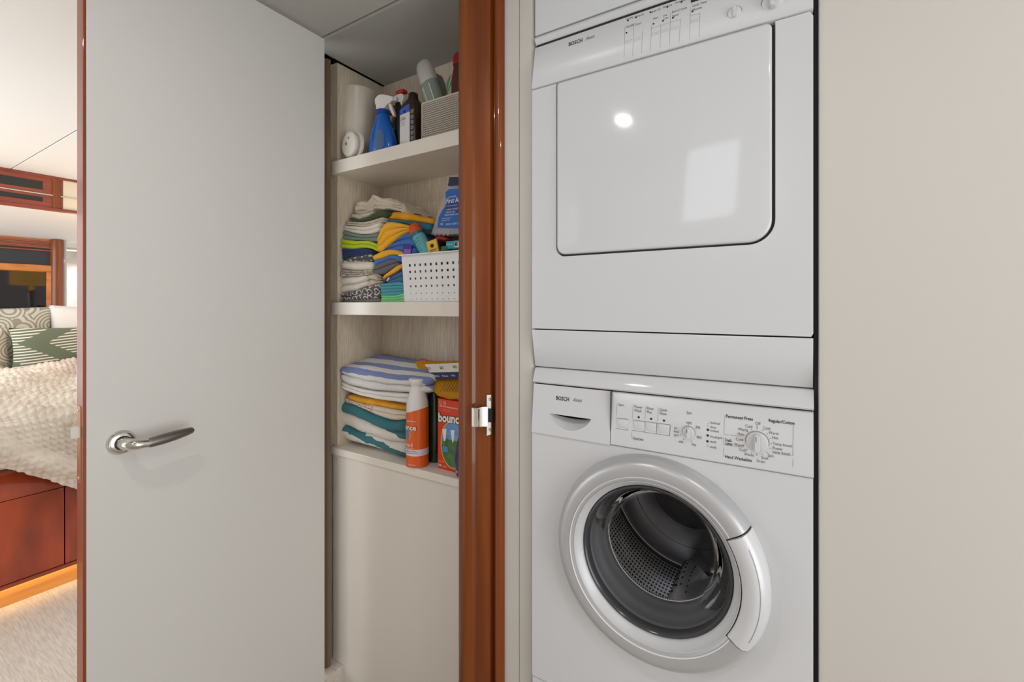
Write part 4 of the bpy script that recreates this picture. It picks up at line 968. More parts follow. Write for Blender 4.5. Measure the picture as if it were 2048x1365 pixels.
for k in range(6):
    z = Z1+.016+k*.0185; b = B(c.x+hw*.50, c.x+hw*.88, c.y-.0290, c.y-.0250, z, z+.0145, bev=.0012, seg=1); obj('rib', b, mat('grip_grey', (120, 118, 118), .3), pb2, True)
# woven white basket
wx0_, wx1_ = at(841, 240, 1.135).x, -.862; wy0, wy1 = 1.132, 1.29; wzt = H+.6765
wb = thing('woven_basket', ((wx0_+wx1_)/2, 1.21, Z1), 'white plastic basket in a woven knit pattern on the top shelf', 'basket')
wm = mat('woven_white_plastic', (232, 226, 216), .45); wd = mat('woven_backing', (140, 130, 120), .8)
outl = rrect(wx0_, wx1_, wy0, wy1, .016, 6)
b = new(); rows = []
for z, ins in ((Z1+.001, .004), (Z1+.006, .003), (wzt-.004, 0), (wzt-.004, .004), (Z1+.006, .007)):
    cx_, cy_ = (wx0_+wx1_)/2, (wy0+wy1)/2
    rows.append([b.verts.new((cx_+(x-cx_)*(1-ins/((wx1_-wx0_)/2)), cy_+(y-cy_)*(1-ins/((wy1-wy0)/2)), z)) for x, y in outl])
for A, Q in zip(rows, rows[1:]):
    for i in range(len(A)): b.faces.new((A[i], A[(i+1) % len(A)], Q[(i+1) % len(A)], Q[i]))
b.faces.new(rows[0]); b.faces.new(rows[-1])
obj('basket_wall', b, wd, wb, True, 40)
verts, faces = [], []
Ls = []; tot = 0
def bead(P, tdir, up, n_, a, bq, dq):
    base_ = len(verts)
    for sx_, sy_ in ((1, 0), (.5, .8), (-.5, .8), (-1, 0), (-.5, -.8), (.5, -.8)): verts.append(tuple(P+tdir*a*sx_+up*bq*sy_))
    verts.append(tuple(P+n_*dq+tdir*a*.35)); verts.append(tuple(P+n_*dq-tdir*a*.35))
    i6, i7 = base_+6, base_+7
    faces.extend([(base_, base_+1, i6), (base_+1, base_+2, i7, i6), (base_+2, base_+3, i7), (base_+3, base_+4, i7), (base_+4, base_+5, i6, i7), (base_+5, base_, i6)])
nz = 17; dzb = (wzt-Z1-.002)/nz
cord = .0098
for i in range(len(outl)):
    pass
def perim(s):
    for i in range(len(outl)):
        a = outl[i]; c_ = outl[(i+1) % len(outl)]; d_ = math.dist(a, c_)
        if s <= d_: q = s/d_ if d_ else 0; return Vector((a[0]+(c_[0]-a[0])*q, a[1]+(c_[1]-a[1])*q, 0)), Vector((c_[0]-a[0], c_[1]-a[1], 0)).normalized()
        s -= d_
    return Vector((outl[0][0], outl[0][1], 0)), Vector((1, 0, 0))
tot = sum(math.dist(outl[i], outl[(i+1) % len(outl)]) for i in range(len(outl)))
nc = int(tot/cord)
for i in range(nc):
    p, td = perim(tot*(i+.5)/nc); nn = Vector((td.y, -td.x, 0))
    for j in range(nz):
        for sgn in (-1, 1):
            t2 = (td*cos(.75)*1+Vector((0, 0, 1))*sin(.75)*sgn*-1).normalized(); u2 = (Vector((0, 0, 1))*cos(.75)+td*sin(.75)*sgn).normalized()
            bead(Vector((p.x, p.y, Z1+.003+dzb*(j+.5)))+td*sgn*cord*.235+nn*.0002, t2, u2, nn, .0037, .0013, .0020)
tag(obj('weave', (verts, faces), wm, wb, True, 80), kind='stuff')
b = new()
for i in range(nc*2):
    p, td = perim(tot*(i+.5)/(nc*2)); nn = Vector((td.y, -td.x, 0)); q = [p+td*.0022, p-td*.0022]
    box(b, -.0022, .0022, -.003, .003, 0, .006, bev=.0012, seg=1, M=Matrix.Translation((p.x-nn.x*.002, p.y-nn.y*.002, wzt-.005)) @ Matrix.Rotation(math.atan2(td.y, td.x), 4, 'Z'))
tag(obj('scalloped_rim', b, wm, wb, True, 60), kind='stuff')
# silver-capped translucent bottles in the woven basket
def tilted(u0, v0, u1, v1, Y0, Y1, ln):
    a = at(u0, v0, Y0); b_ = at(u1, v1, Y1); ax_ = (b_-a).normalized(); o_ = b_-ax_*ln
    return o_, Matrix.Translation(o_) @ Vector((0, 0, 1)).rotation_difference(ax_).to_matrix().to_4x4()
o_, Mx = tilted(874, 215, 845, 123, 1.20, 1.185, .20)
s1 = thing('silver_topped_bottle', tuple(o_), 'clear greenish bottle with a long silver grey cap leaning left in the woven basket', 'bottle')
lz([(0, 0), (.032, 0), (.034, .006), (.034, .120), (0, .120)], mat('greenish_clear_plastic', (158, 176, 160), .15, alpha=.7), 'bottle', s1, rx=1, ry=.7, Mx=Mx)
lz([(.0345, .115), (.0352, .118), (.0345, .160), (.0325, .178), (.026, .192), (.014, .199), (0, .200)], mat('silver_grey_cap', (206, 204, 202), .25, metal=.3), 'cap', s1, rx=1, ry=.7, Mx=Mx)
b = new(); lathe(b, [(.0343, .03), (.0343, .105)], O, 'z', 8, radians(200), radians(245), rx=1, ry=.7); xform(b, Mx); obj('hatched_label', b, mat('pale_green_label', (190, 206, 190), .5, bump=(400, .6, .001)), s1, True)
b = new(); tube(b, [(.014, -.0240, .03), (.014, -.0240, .10)], .002, 8); xform(b, Mx); obj('dip_tube', b, M['white'], s1, True)
o_, Mx = tilted(880, 215, 872, 152, 1.24, 1.24, .16)
s2 = thing('smoky_bottle', tuple(o_), 'smoky grey rounded bottle behind the silver-capped one in the woven basket', 'bottle')
lz([(0, 0), (.030, 0), (.034, .03), (.036, .08), (.033, .12), (.025, .148), (.014, .158), (0, .160)], mat('smoky_plastic', (118, 116, 108), .15, alpha=.75), 'bottle', s2, rx=1, ry=.7, Mx=Mx)
lz([(.0, .1585), (.010, .1585), (.010, .164), (0, .165)], M['nickel'], 'pump_cap', s2, Mx=Mx)
# dark red bottle with red cap and green leaf label bottle
c = at(921, 200, 1.18)
rd = thing('dark_red_bottle', (c.x, c.y, Z1+.004), 'glossy dark red bottle with a red cap at the right end of the woven basket', 'bottle')
zt = at(918, 109, 1.18).z; zc1 = at(918, 134, 1.18).z
b = new(); lathe(b, [(0, Z1+.004), (.030, Z1+.004), (.030, zc1-.05), (.024, zc1-.015), (.022, zc1)], Vector((c.x, c.y, 0)), 'z', 36); obj('bottle', b, mat('oxblood_gloss', (86, 18, 14), .08, spec=.7), rd, True, 50)
b = new(); lathe(b, [(.0225, zc1), (.025, zc1+.002), (.025, zt-.016), (.021, zt-.005), (.012, zt), (0, zt)], Vector((c.x, c.y, 0)), 'z', 36); obj('cap', b, mat('brick_red_cap', (150, 26, 18), .35), rd, True, 50)
c = at(909, 200, 1.22)
gl = thing('leafy_label_bottle', (c.x, c.y, Z1+.004), 'clear bottle with green leaf print just left of the dark red bottle', 'bottle')
zt = at(909, 150, 1.22).z
b = new(); lathe(b, [(0, Z1+.004), (.026, Z1+.004), (.026, zt-.03), (.018, zt-.008), (.010, zt), (0, zt)], Vector((c.x, c.y, 0)), 'z', 36); obj('bottle', b, mat('pale_bottle', (196, 200, 180), .2, alpha=.8), gl, True, 50)
for k, (da, z_, ln) in enumerate(((-100, -.07, .03), (-120, -.062, .035), (-85, -.055, .03), (-135, -.05, .03), (-105, -.045, .034), (-75, -.08, .03), (-125, -.085, .03))):
    b = new(); fn = wrap_fn(c.x, c.y, .0264, radians(da), zt+z_); pts = [(0, 0), (.005, ln*.35), (.006+.002*k/7, ln*.6), (.010, ln), (.002, ln*.7), (-.001, ln*.35)]
    b.faces.new([b.verts.new(fn(x, y)) for x, y in pts]); obj('leaf', b, mat('leaf_green', (84, 150, 40), .4), gl)

# ------------------------------------------------------------------ bottom shelf
def bc(X): return [640+x/4.014 for x in X]
def bv(V): return [650+y/4.014 for y in V]
GB = 'folded towels on the bottom shelf'
def towel3(label, X, T, Bo, m, name='folded_towel', Yf=1.15, Yb=1.34, **k):
    return cloth(name, label, 'towel', GB, bc(X), bv(T), bv(Bo), m, Yf, Yb, **k)
def stripes(axis, edges):
    """1 between the pairs of object-space coordinates in edges"""
    def f(nt, x, y, z):
        s_ = {'x': x, 'y': y, 'z': z}[axis]; out_ = None
        n_ = nt.nodes.new('ShaderNodeTexNoise'); n_.inputs['Scale'].default_value = 14
        s_ = math_node(nt, 'ADD', s_, math_node(nt, 'MULTIPLY', math_node(nt, 'SUBTRACT', n_.outputs[0], .5), .012))
        for a, b_ in edges:
            v_ = math_node(nt, 'MULTIPLY', math_node(nt, 'GREATER_THAN', s_, a), math_node(nt, 'LESS_THAN', s_, b_))
            out_ = v_ if out_ is None else math_node(nt, 'MAXIMUM', out_, v_)
        return out_
    return f
tw = fabric('white_teal_terry', (232, 226, 216), bs=300, st=1, dist=.005)
def tealmask(nt, x, y, z):
    n_ = nt.nodes.new('ShaderNodeTexNoise'); n_.inputs['Scale'].default_value = 11
    q = math_node(nt, 'ADD', z, math_node(nt, 'MULTIPLY', math_node(nt, 'SUBTRACT', n_.outputs[0], .5), .022))
    q = math_node(nt, 'ADD', q, math_node(nt, 'MULTIPLY', x, .17))
    a = math_node(nt, 'GREATER_THAN', q, .094)
    b_ = math_node(nt, 'MULTIPLY', math_node(nt, 'GREATER_THAN', q, .022), math_node(nt, 'LESS_THAN', q, .046))
    return math_node(nt, 'MAXIMUM', a, b_)
mask_mix(tw, tealmask, (62, 122, 132))
towel3('thick teal and white striped terry towel at the bottom of the bottom-shelf pile', [135, 260, 400, 540, 700], [615, 640, 715, 770, 765], [900, 950, 985, 1030, 1075], tw, layers=3, seed=41, amp=.006, freq=12, Yf=1.16, r=.03)
og = fabric('printed_tea_towel', (226, 214, 196))
def prn(nt, x, y, z):
    v = nt.nodes.new('ShaderNodeTexNoise'); v.inputs['Scale'].default_value = 28; v.inputs['Detail'].default_value = 3
    return math_node(nt, 'MULTIPLY', math_node(nt, 'GREATER_THAN', v.outputs[0], .56), math_node(nt, 'LESS_THAN', x, -.01))
mask_mix(og, prn, (204, 112, 34))
def prn2(nt, x, y, z):
    v = nt.nodes.new('ShaderNodeTexNoise'); v.inputs['Scale'].default_value = 60; v.inputs['Detail'].default_value = 2
    a = math_node(nt, 'ABSOLUTE', math_node(nt, 'SUBTRACT', v.outputs[0], .5)); return math_node(nt, 'LESS_THAN', a, .012)
mask_mix(og, prn2, (70, 60, 54))
towel3('off-white tea towel with an orange printed picture, above the teal striped towel', [190, 330, 480, 600, 715], [592, 640, 665, 690, 700], [618, 668, 735, 768, 760], og, layers=2, seed=42, Yf=1.155, amp=.003, name='tea_towel')
towel3('golden orange folded cloth under the white folded sheet', [205, 330, 480, 600, 715], [562, 585, 610, 635, 655], [592, 636, 660, 684, 695], F['gold'], layers=1, seed=43, Yf=1.162, amp=.002)
towel3('white folded towel with a rolled edge beneath the blue striped one', [135, 260, 400, 540, 735], [450, 500, 530, 548, 560], [500, 552, 590, 612, 640], fabric('white_sheet', (232, 228, 222), bs=260), layers=2, seed=44, Yf=1.145, amp=.003, r=.035)
bl = fabric('white_blue_terry', (230, 228, 226), bs=300, st=1, dist=.004)
def bmask(nt, x, y, z):
    n_ = nt.nodes.new('ShaderNodeTexNoise'); n_.inputs['Scale'].default_value = 9
    q = math_node(nt, 'ADD', y, math_node(nt, 'MULTIPLY', math_node(nt, 'SUBTRACT', n_.outputs[0], .5), .016))
    q = math_node(nt, 'ADD', q, math_node(nt, 'MULTIPLY', z, 1.0))
    a = math_node(nt, 'MULTIPLY', math_node(nt, 'GREATER_THAN', q, -.052), math_node(nt, 'LESS_THAN', q, -.012))
    b_ = math_node(nt, 'MULTIPLY', math_node(nt, 'GREATER_THAN', q, .022), math_node(nt, 'LESS_THAN', q, .060))
    c_ = math_node(nt, 'GREATER_THAN', q, .115)
    return math_node(nt, 'MAXIMUM', math_node(nt, 'MAXIMUM', a, b_), c_)
mask_mix(bl, bmask, (132, 146, 196))
towel3('plump white bath towel with lavender blue stripes topping the bottom-shelf pile', [133, 240, 380, 540, 740, 860], [345, 362, 395, 430, 440, 440], [440, 488, 520, 538, 550, 560], bl, layers=2, seed=45, Yf=1.14, Yb=1.35, amp=.004, r=.04, dome=.022, back=.18, N=120)
# spray bottle with white shoulder and wave
c = at(835, 930, 1.15); R2 = .0375
wr_ = thing('wrinkle_spray_bottle', (c.x, c.y, Z3), 'orange and white spray bottle standing at the front edge of the bottom shelf', 'spray bottle')
zt = at(835, 757, 1.15).z; hh = zt-Z3
OR = mat('orange_sleeve', (226, 98, 28), .3); WH = mat('white_bottle', (226, 224, 224), .3)
zw = Z3+hh*.70
b = new(); lathe(b, [(0, Z3), (R2-.002, Z3), (R2, Z3+.003), (R2, zw-.006), (R2*.98, Z3+hh*.73), (R2*.9, Z3+hh*.77), (R2*.76, Z3+hh*.83), (R2*.61, Z3+hh*.89), (R2*.58, Z3+hh*.912), (R2*.62, Z3+hh*.925), (R2*.78, Z3+hh*.955), (R2*.79, Z3+hh*.99), (R2*.75, zt), (0, zt)], Vector((c.x, c.y, 0)), 'z', 48); obj('bottle', b, WH, wr_, True, 50)
def sleeve(b, r, f0, f1, n=72, rows_=5):
    g = []
    for j in range(rows_):
        g.append([]) 
        for i in range(n):
            a = 2*pi*i/n; z0_, z1_ = f0(a), f1(a); z = z0_+(z1_-z0_)*j/(rows_-1)
            rr_ = r*(1-.08*max(0, (z-zw))/.016) if z > zw else r
            g[-1].append(b.verts.new((c.x+rr_*cos(a), c.y+rr_*sin(a), z)))
    for A, Q in zip(g, g[1:]):
        for i in range(n): b.faces.new((A[i], A[(i+1) % n], Q[(i+1) % n], Q[i]))
    return b
sv = obj('sleeve', sleeve(new(), R2+.0006, lambda a: Z3+.002, lambda a: zw-.017+.011*sin(a+radians(75)), rows_=8), OR, wr_, True, 60)
obj('white_band', sleeve(new(), R2+.0011, lambda a: Z3+.041, lambda a: Z3+.063, rows_=2), mat('pale_lilac_band', (222, 214, 226), .35), sv, True)
# round blue picture on the front-left
b = new(); fnw = wrap_fn(c.x, c.y, R2+.0012, radians(-112), 0)
disc(b, 0, Z3+.110, .020, fnw, 26, 0); disc(b, 0, Z3+.110, .0175, wrap_fn(c.x, c.y, R2+.0016, radians(-112), 0), 26, 1)
obj('round_picture', b, [mat('amber_ring', (240, 176, 70), .4), mat('sky_blue_print', (84, 140, 196), .4)], sv)
TX = .95
fl = lambda a, z: wrap_fn(c.x, c.y, R2+.0020, radians(a), z)
letter(sv, [('wrinkle release', .0075, fl(-118, Z3+.1555), 0, 0, 'LEFT'), ('4-in-1', .018, fl(-126, Z3+.072), .02, 0, 'LEFT'), ('9.7 OZ 275g', .006, fl(-100, Z3+.010), 0, 0, 'LEFT'), ('clothing spray', .006, fl(-112, Z3+.066), 0, 0, 'LEFT')], M['white'])
letter(sv, [('bounce', .026, wrap_fn(c.x, c.y, R2+.0018, radians(-158), Z3+.128), .055, 0, 'LEFT')], mat('brick_outline', (150, 44, 20), .4), 'logo_outline')
letter(sv, [('bounce', .026, wrap_fn(c.x, c.y, R2+.0024, radians(-158), Z3+.128), .018, 0, 'LEFT')], M['white'], 'logo')
letter(sv, [('WRINKLE SPRAY', .006, fl(-112, Z3+.055), 0, 0, 'LEFT'), ('RELAX AND STRETCH', .005, fl(-112, Z3+.049), 0, 0, 'LEFT')], M['print'])
# dark green bottle between
c = at(868, 910, 1.215)
zt = at(868, 778, 1.215).z
gb = thing('green_bottle', (c.x, c.y, Z3), 'dark green glassy bottle between the orange spray bottle and the orange carton', 'bottle')
b = loft(new(), [(c.x, c.y, Z3, .028, .024), (c.x, c.y, Z3+.004, .031, .027), (c.x, c.y, Z3+.13, .031, .027), (c.x, c.y, zt-.02, .02, .018), (c.x, c.y, zt, .014, .014)], 30, 2.4)
obj('bottle', b, mat('dark_green_bottle', (26, 52, 34), .1, spec=.7), gb, True, 50)
b = new(); lathe(b, [(0, zt-.002), (.015, zt-.002), (.015, zt+.016), (0, zt+.017)], Vector((c.x, c.y, 0)), 'z', 24); obj('cap', b, mat('smoke_cap', (70, 70, 66), .3), gb, True, 40)
# dryer-sheet carton
Pa = at(875.5, 930, 1.165)
bw, bd, z0_, z1_ = .125, .06, Z3, at(876, 797, 1.165).z
cb_ = thing('dryer_sheet_carton', (Pa.x+bw/2, 1.195, Z3), 'red-orange dryer sheet carton with a clothesline picture, standing on the bottom shelf', 'box')
Mx = about((Pa.x, 1.165, Z3), Matrix.Rotation(radians(-4), 4, 'Z'))
b = new(); box(b, Pa.x, Pa.x+bw, 1.165, 1.165+bd, z0_, z1_, bev=.0008, seg=1); xform(b, Mx); ct = obj('carton', b, mat('carton_orange_red', (220, 62, 22), .4), cb_)
Yc = 1.165
cfn = lambda off=.0006: (lambda x, y: Mx @ Vector((Pa.x+x, Yc-off, z0_+y)))
hb = z1_-z0_
# oval picture: sky, grass, shirts
def oval(b, cx_, cy_, rx_, ry_, y0, y1, off, n=26):
    pts = [(cx_+rx_*cos(2*pi*i/n), max(y0, min(y1, cy_+ry_*sin(2*pi*i/n)))) for i in range(n)]
    pts = [(min(max(x, 0.001), bw-.001), y) for x, y in pts]
    f = b.faces.new([b.verts.new(cfn(off)(x, y)) for x, y in pts])
b = new(); oval(b, .070, .088, .056, .080, .010, .5, .0005); obj('amber_oval', b, mat('amber_rim_print', (244, 176, 44), .4), ct)
b = new(); oval(b, .070, .088, .052, .076, .013, .5, .0008); obj('sky_print', b, mat('sky_print', (70, 130, 196), .4, var=((120, 170, 214), 30)), ct)
b = new(); oval(b, .070, .075, .050, .060, .016, .104, .0011); obj('meadow_print', b, mat('meadow_print', (60, 96, 52), .4, var=((84, 130, 60), 40)), ct)
b = new()
for x, y, w1, w2, h in ((.022, .134, .020, .014, .040), (.060, .136, .018, .012, .040)): b.faces.new([b.verts.new(cfn(.0014)(*p)) for p in ((x, y), (x+w1, y+.003), (x+w2+.001, y-h+.004), (x+.008, y-h), (x+.003, y-.015))])
obj('shirt_print', b, M['white'], ct)
b = new(); b.faces.new([b.verts.new(cfn(.0014)(*p)) for p in ((.026, .060), (.047, .060), (.047, .078), (.026, .078))]); obj('blue_square_print', b, mat('cyan_print', (40, 150, 214), .4), ct)
TX = .92
letter(ct, [('bounce', .052, cfn(.0012), .0, 0, 'LEFT')][:0] or [('CARE: FIGHTS WRINKLES & STATIC', .0058, lambda x, y: cfn(.001)(x+.008, y+hb-.026), .012, 0, 'LEFT'), ('240', .0115, lambda x, y: cfn(.001)(x+.003, y+.008), .02, 0, 'LEFT'), ('SHEETS', .006, lambda x, y: cfn(.001)(x+.023, y+.008), 0, 0, 'LEFT'), ('outdoor fresh', .005, lambda x, y: cfn(.001)(x+.004, y+.024), 0, 0, 'LEFT')], M['white'])
letter(ct, [('PLUS HELPS REPEL LINT', .0052, lambda x, y: cfn(.001)(x+.008, y+hb-.034), .0, 0, 'LEFT'), ('ELECTRICIDAD ESTATICA', .0052, lambda x, y: cfn(.001)(x+.008, y+hb-.040), .0, 0, 'LEFT')], mat('peach_print', (240, 140, 110), .4), 'small_lettering')
lg = lambda off: (lambda x, y: cfn(off)(x+.004, y+hb-.076+.06*x))
letter(ct, [('bounce', .041, lg(.0017), .085, 0, 'LEFT')], mat('maroon_outline', (120, 20, 16), .4), 'logo_outline')
letter(ct, [('bounce', .041, lg(.0023), .035, 0, 'LEFT')], M['white'], 'logo')
b = new()
for x in (.014, .032):
    fn = lambda X, Y_, x=x: cfn(.0012)(x+X, hb-.013+Y_); pts = [(.0058*cos(2*pi*i/18), .0062*sin(2*pi*i/18)) for i in range(19)]; strip(b, pts, .0009, fn)
    strip(b, [(-.003, -.001), (.003, -.001)] if x < .02 else [(.001, .004), (-.001, 0), (.0015, 0), (-.001, -.004)], .0009, fn)
tag(obj('round_icon', b, M['white'], ct), kind='stuff')
TX = .8
# yellow pouch lying on the carton
pts_ = [(831, 722), (838, 745), (852, 768), (870, 785), (905, 797), (930, 800), (975, 790), (975, 722), (930, 722), (880, 722), (850, 720)]
yp = thing('yellow_pouch', tuple(at(890, 785, 1.16)), 'yellow plastic pouch with a printed header and net window, lying over the orange carton', 'pouch')
b = new(); 
def pouch_pt(u, v):
    q = (v-720)/80.; Y = 1.245-.095*min(1, max(0, q)); return at(u, v, Y)
n_u, n_v = 22, 12; g = []
for j in range(n_v+1):
    q = j/n_v; row = []
    for i in range(n_u+1):
        s_ = i/n_u; ul = 831+44*q**1.5+0; u = ul+(985-ul)*s_; v = 722+72*q+9*s_*q+2.5*sin(9*s_+5*q)*(q)
        p = pouch_pt(u, v); nv = noise.noise(p*30)*.004; row.append(b.verts.new((p.x, p.y-.006*sin(pi*min(1, s_*1.5))*sin(pi*q)+nv, p.z+nv)))
    g.append(row)
for A, Q in zip(g, g[1:]):
    for i in range(n_u): b.faces.new((A[i], A[i+1], Q[i+1], Q[i]))
bmesh.ops.solidify(b, geom=b.faces[:], thickness=.006)
obj('pouch', b, mat('yellow_film', (240, 174, 22), .22, spec=.6), yp, True, 60)
def patch(name, poly, m, off, par=yp, kind=None):
    b = new(); us_ = poly; fr = []
    n1 = 10; g = []
    (a0, b0), (a1, b1), (a2, b2), (a3, b3) = poly   # TL TR BR BL
    for j in range(7):
        q = j/6; row = []
        for i in range(n1+1):
            s_ = i/n1; u = (a0+(a1-a0)*s_)*(1-q)+(a3+(a2-a3)*s_)*q; v = (b0+(b1-b0)*s_)*(1-q)+(b3+(b2-b3)*s_)*q
            p = pouch_pt(u, v); row.append(b.verts.new((p.x, p.y-off, p.z+off*.8)))
        g.append(row)
    for A, Q in zip(g, g[1:]):
        for i in range(n1): b.faces.new((A[i], A[i+1], Q[i+1], Q[i]))
    return obj(name, b, m, par, True)
pa = patch('white_panel', [(854, 734), (985, 728), (985, 748), (864, 750)], mat('white_film', (226, 222, 214), .3), .012)
pn = patch('navy_panel', [(866, 750), (985, 748), (985, 762), (876, 764)], mat('navy_film', (28, 38, 84), .3), .012)
p_ = at(860, 745, 1.20)
b = new()
for s_, u, v, px in (('#1', 860, 744, 13), ('#1', 886, 743, 13), ('#1', 912, 741, 13)):
    text_bm(b, s_, px*mpp(u, 1.21), lambda x, y, u=u, v=v: pouch_pt(u, v)+Vector((x, -.0135-y*.6, y*.8+.009)), .01)
tag(obj('lettering', b, M['printb'], pa), kind='stuff')
b = new()
for s_, u, v, px in (('CHEW', 873, 758, 6.5), ('SNACK', 890, 758, 6.5), ('SAFE', 908, 757, 6.5)):
    text_bm(b, s_, px*mpp(u, 1.20), lambda x, y, u=u, v=v: pouch_pt(u, v)+Vector((x, -.0135-y*.5, y*.8+.009)), .01)
tag(obj('lettering', b, M['white'], pn), kind='stuff')
b = new()
for k in range(9):
    u0 = 886+k*6; pts3 = [pouch_pt(u0+14*q, 786-24*q)+Vector((0, -.014, .006)) for q in (0, .33, .66, 1)]; tube(b, pts3, .0006, 5)
    pts3 = [pouch_pt(u0+16*q-6, 764+22*q)+Vector((0, -.0145, .006)) for q in (0, .5, 1)]; tube(b, pts3, .0005, 5)
tag(obj('net_window', b, mat('net_dark', (70, 50, 20), .5), yp), kind='stuff')
b = new(); p = pouch_pt(842, 722); tube(b, [pouch_pt(841, 722)+Vector((0, -.004, .004)), pouch_pt(848, 721)+Vector((0, -.004, .006)), pouch_pt(857, 723)+Vector((0, -.004, .003))], .002, 8); obj('red_clip', b, mat('red_clip', (186, 34, 24), .4), yp, True)
# red trigger bottle behind carton right side
c = at(921, 800, 1.245)
b = loft(new(), [(c.x, c.y, Z3, .03, .02), (c.x, c.y, at(921, 800, 1.2).z, .03, .02), (c.x, c.y, at(921, 772, 1.2).z, .02, .016)], 24, 3)
tag(obj('red_canister', b, mat('red_canister', (198, 40, 20), .35), None, True, 50), 'red canister showing behind the yellow pouch at the mahogany post', 'canister')
# purple bottle front right
c = at(927, 945, 1.145); zt = at(927, 862, 1.145).z
pu = thing('purple_bottle', (c.x, c.y, Z3), 'deep purple bottle in front of the orange carton, half hidden by the mahogany post', 'bottle')
b = loft(new(), [(c.x, c.y, Z3, .020, .014), (c.x, c.y, Z3+.006, .025, .018), (c.x, c.y, Z3+.045, .029, .020), (c.x, c.y, Z3+.09, .026, .019), (c.x, c.y, zt, .012, .011)], 36, 2.2); obj('bottle', b, mat('deep_purple', (44, 30, 110), .15, spec=.6), pu, True, 60)
b = new(); lathe(b, [(0, zt), (.013, zt), (.013, zt+.018), (0, zt+.019)], Vector((c.x, c.y, 0)), 'z', 24); obj('cap', b, M['white'], pu, True, 40)
letter(pu, [('OXI', .010, wrap_fn(c.x, c.y, .0245, radians(-135), Z3+.018, None, 1.0), .01, 0, 'LEFT')], M['white'])

# ------------------------------------------------------------------ berth cabin seen past the open door
WX = -5.4
CZ = CEIL
struct('ceiling', B(-4.61, -1.484, -1.6, at(150, 265, 1).y*0+.62, CZ, CZ+.04), M['bceil'])
ys = .62
# find the seam depth on the ceiling plane
k_ = .94*910/(612-300); ys = k_*(CA+SA*(88-1024)/910)
bpy.data.objects.remove(bpy.data.objects['ceiling.002'])
struct('ceiling', B(-4.61, -1.484, -1.6, ys-.003, CZ, CZ+.04, bev=.002), M['bceil'])
struct('ceiling', B(-4.61, -1.484, ys+.003, 3.2, CZ, CZ+.04, bev=.002), M['bceil'])
struct('trim_8', B(-4.61, -1.484, ys-.01, ys+.01, CZ+.005, CZ+.05), M['print'])
zv0, zv1 = atx(0, 407, -4.61).z, CZ
zs1 = atx(0, 471, WX).z
b = new(); prism(b, [(-4.60, zv0+.01), (WX-.02, zs1), (WX-.02, zs1+.03), (-4.60, zv0+.04)], 'y', -1.6, 3.2); struct('ceiling_soffit', b, M['bceil'])
struct('wall_cabin_far', B(-6.9, -6.85, -1.6, 3.2, 0, CZ), M['white'])
va = thing('valance', (-4.6, .8, zv0), 'glossy mahogany valance with black inlays under the cabin ceiling', 'valance')
y_a, y_b, y_c = -1.2, atx(85, 400, -4.58).y, atx(125, 400, -4.58).y
lac = mat('dark_reflection_lacquer', (24, 22, 24), .06, spec=.7); cream = mat('pale_reflection_lacquer', (226, 214, 192), .08, spec=.7)  # dark and pale reflections on the valance, painted as colours
zm = (zv0+zv1)/2-.02
obj('board', B(-4.60, -4.57, y_a, y_c, zv0, zv1, bev=.002), M['wood_h'], va)
obj('pale_reflection', B(-4.60, -4.57, y_c+.001, 3.0, zv0, zv1-.006, bev=.002), cream, va)
for z0_, z1_ in ((zm+.03, zv1-.05), (zv0+.045, zm-.022)): obj('dark_reflection', B(-4.572, -4.566, y_a, y_b, z0_, z1_, bev=.002), lac, va)
obj('chrome_line', B(-4.572, -4.562, y_a, 3.0, zm-.004, zm+.004, bev=.001), M['chrome'], va)
obj('lower_moulding', B(-4.60, -4.555, y_a, 3.0, zv0-.012, zv0+.010, bev=.004), M['wood_h'], va)
obj('upper_moulding', B(-4.60, -4.562, y_a, 3.0, zv1-.018, zv1-.002, bev=.003), M['wood_h'], va)
b = new()
for k in range(3):
    yy = atx(108+5*k, 400, -4.57).y; pts3 = [(-4.568, yy+.012*sin(q*3.1), zv0+.012+(zv1-zv0-.03)*q/8) for q in range(9)]; tube(b, pts3, .010, 8)
obj('reflection_edge', b, M['wood'], va, True)  # wavy border of the painted reflections, added as ridges
# headboard wall unit
yr = atx(121, 540, WX).y; yl_ = atx(108, 540, WX).y
hu = thing('headboard_cabinet', (WX-.03, .9, .3), 'mahogany cabinet wall behind the bed with louvred top and a dark glossy screen', 'cabinet')
def zx(v): return atx(0, v, WX+.01).z
obj('carcass', B(WX-.04, WX-.012, .0, yl_, .3, zs1), M['wood_o'], hu)
for k in range(4):
    z = zs1-.012-k*.0245*1.0; obj('louvre', B(WX-.012, WX+.012, .0, yl_, z-.018, z-.004, bev=.003), M['wood_h'], hu)
obj('charcoal_band', B(WX-.013, WX+.002, .0, yl_, zx(525), zx(489), bev=.002), mat('charcoal_fabric', (58, 60, 64), .9, bump=(200, .5, .003)), hu)
obj('frame_top', B(WX-.012, WX+.016, .0, yl_, zx(540), zx(526), bev=.003), M['wood_o'], hu)
ysr = atx(92, 580, WX).y
obj('frame_side', B(WX-.012, WX+.016, ysr, yl_, .3, zx(540), bev=.003), M['wood_o'], hu)
obj('screen', B(WX-.012, WX+.004, .0, ysr, .3, zx(541)), mat('black_glass_screen', (22, 12, 8), .06, spec=.3), hu)
b = new(); lathe(b, [(.0, .3), (.045, .3), (.045, zs1), (0, zs1)], Vector((WX+.0, (yl_+yr)/2, 0)), 'z', 28); obj('corner_column', b, M['wood'], hu, True, 40)
struct('wall_cabin_head', B(WX-.04, WX-.005, yr+.01, atx(134, 540, WX).y, 0, zs1), mat('pale_grey_wall', (206, 210, 210), .6))
struct('ceiling_niche', B(-6.36, -5.45, 1.2, 3.0, atx(139, 501, -6.0).z+.021, atx(139, 501, -6.0).z+.05), M['bceil'])
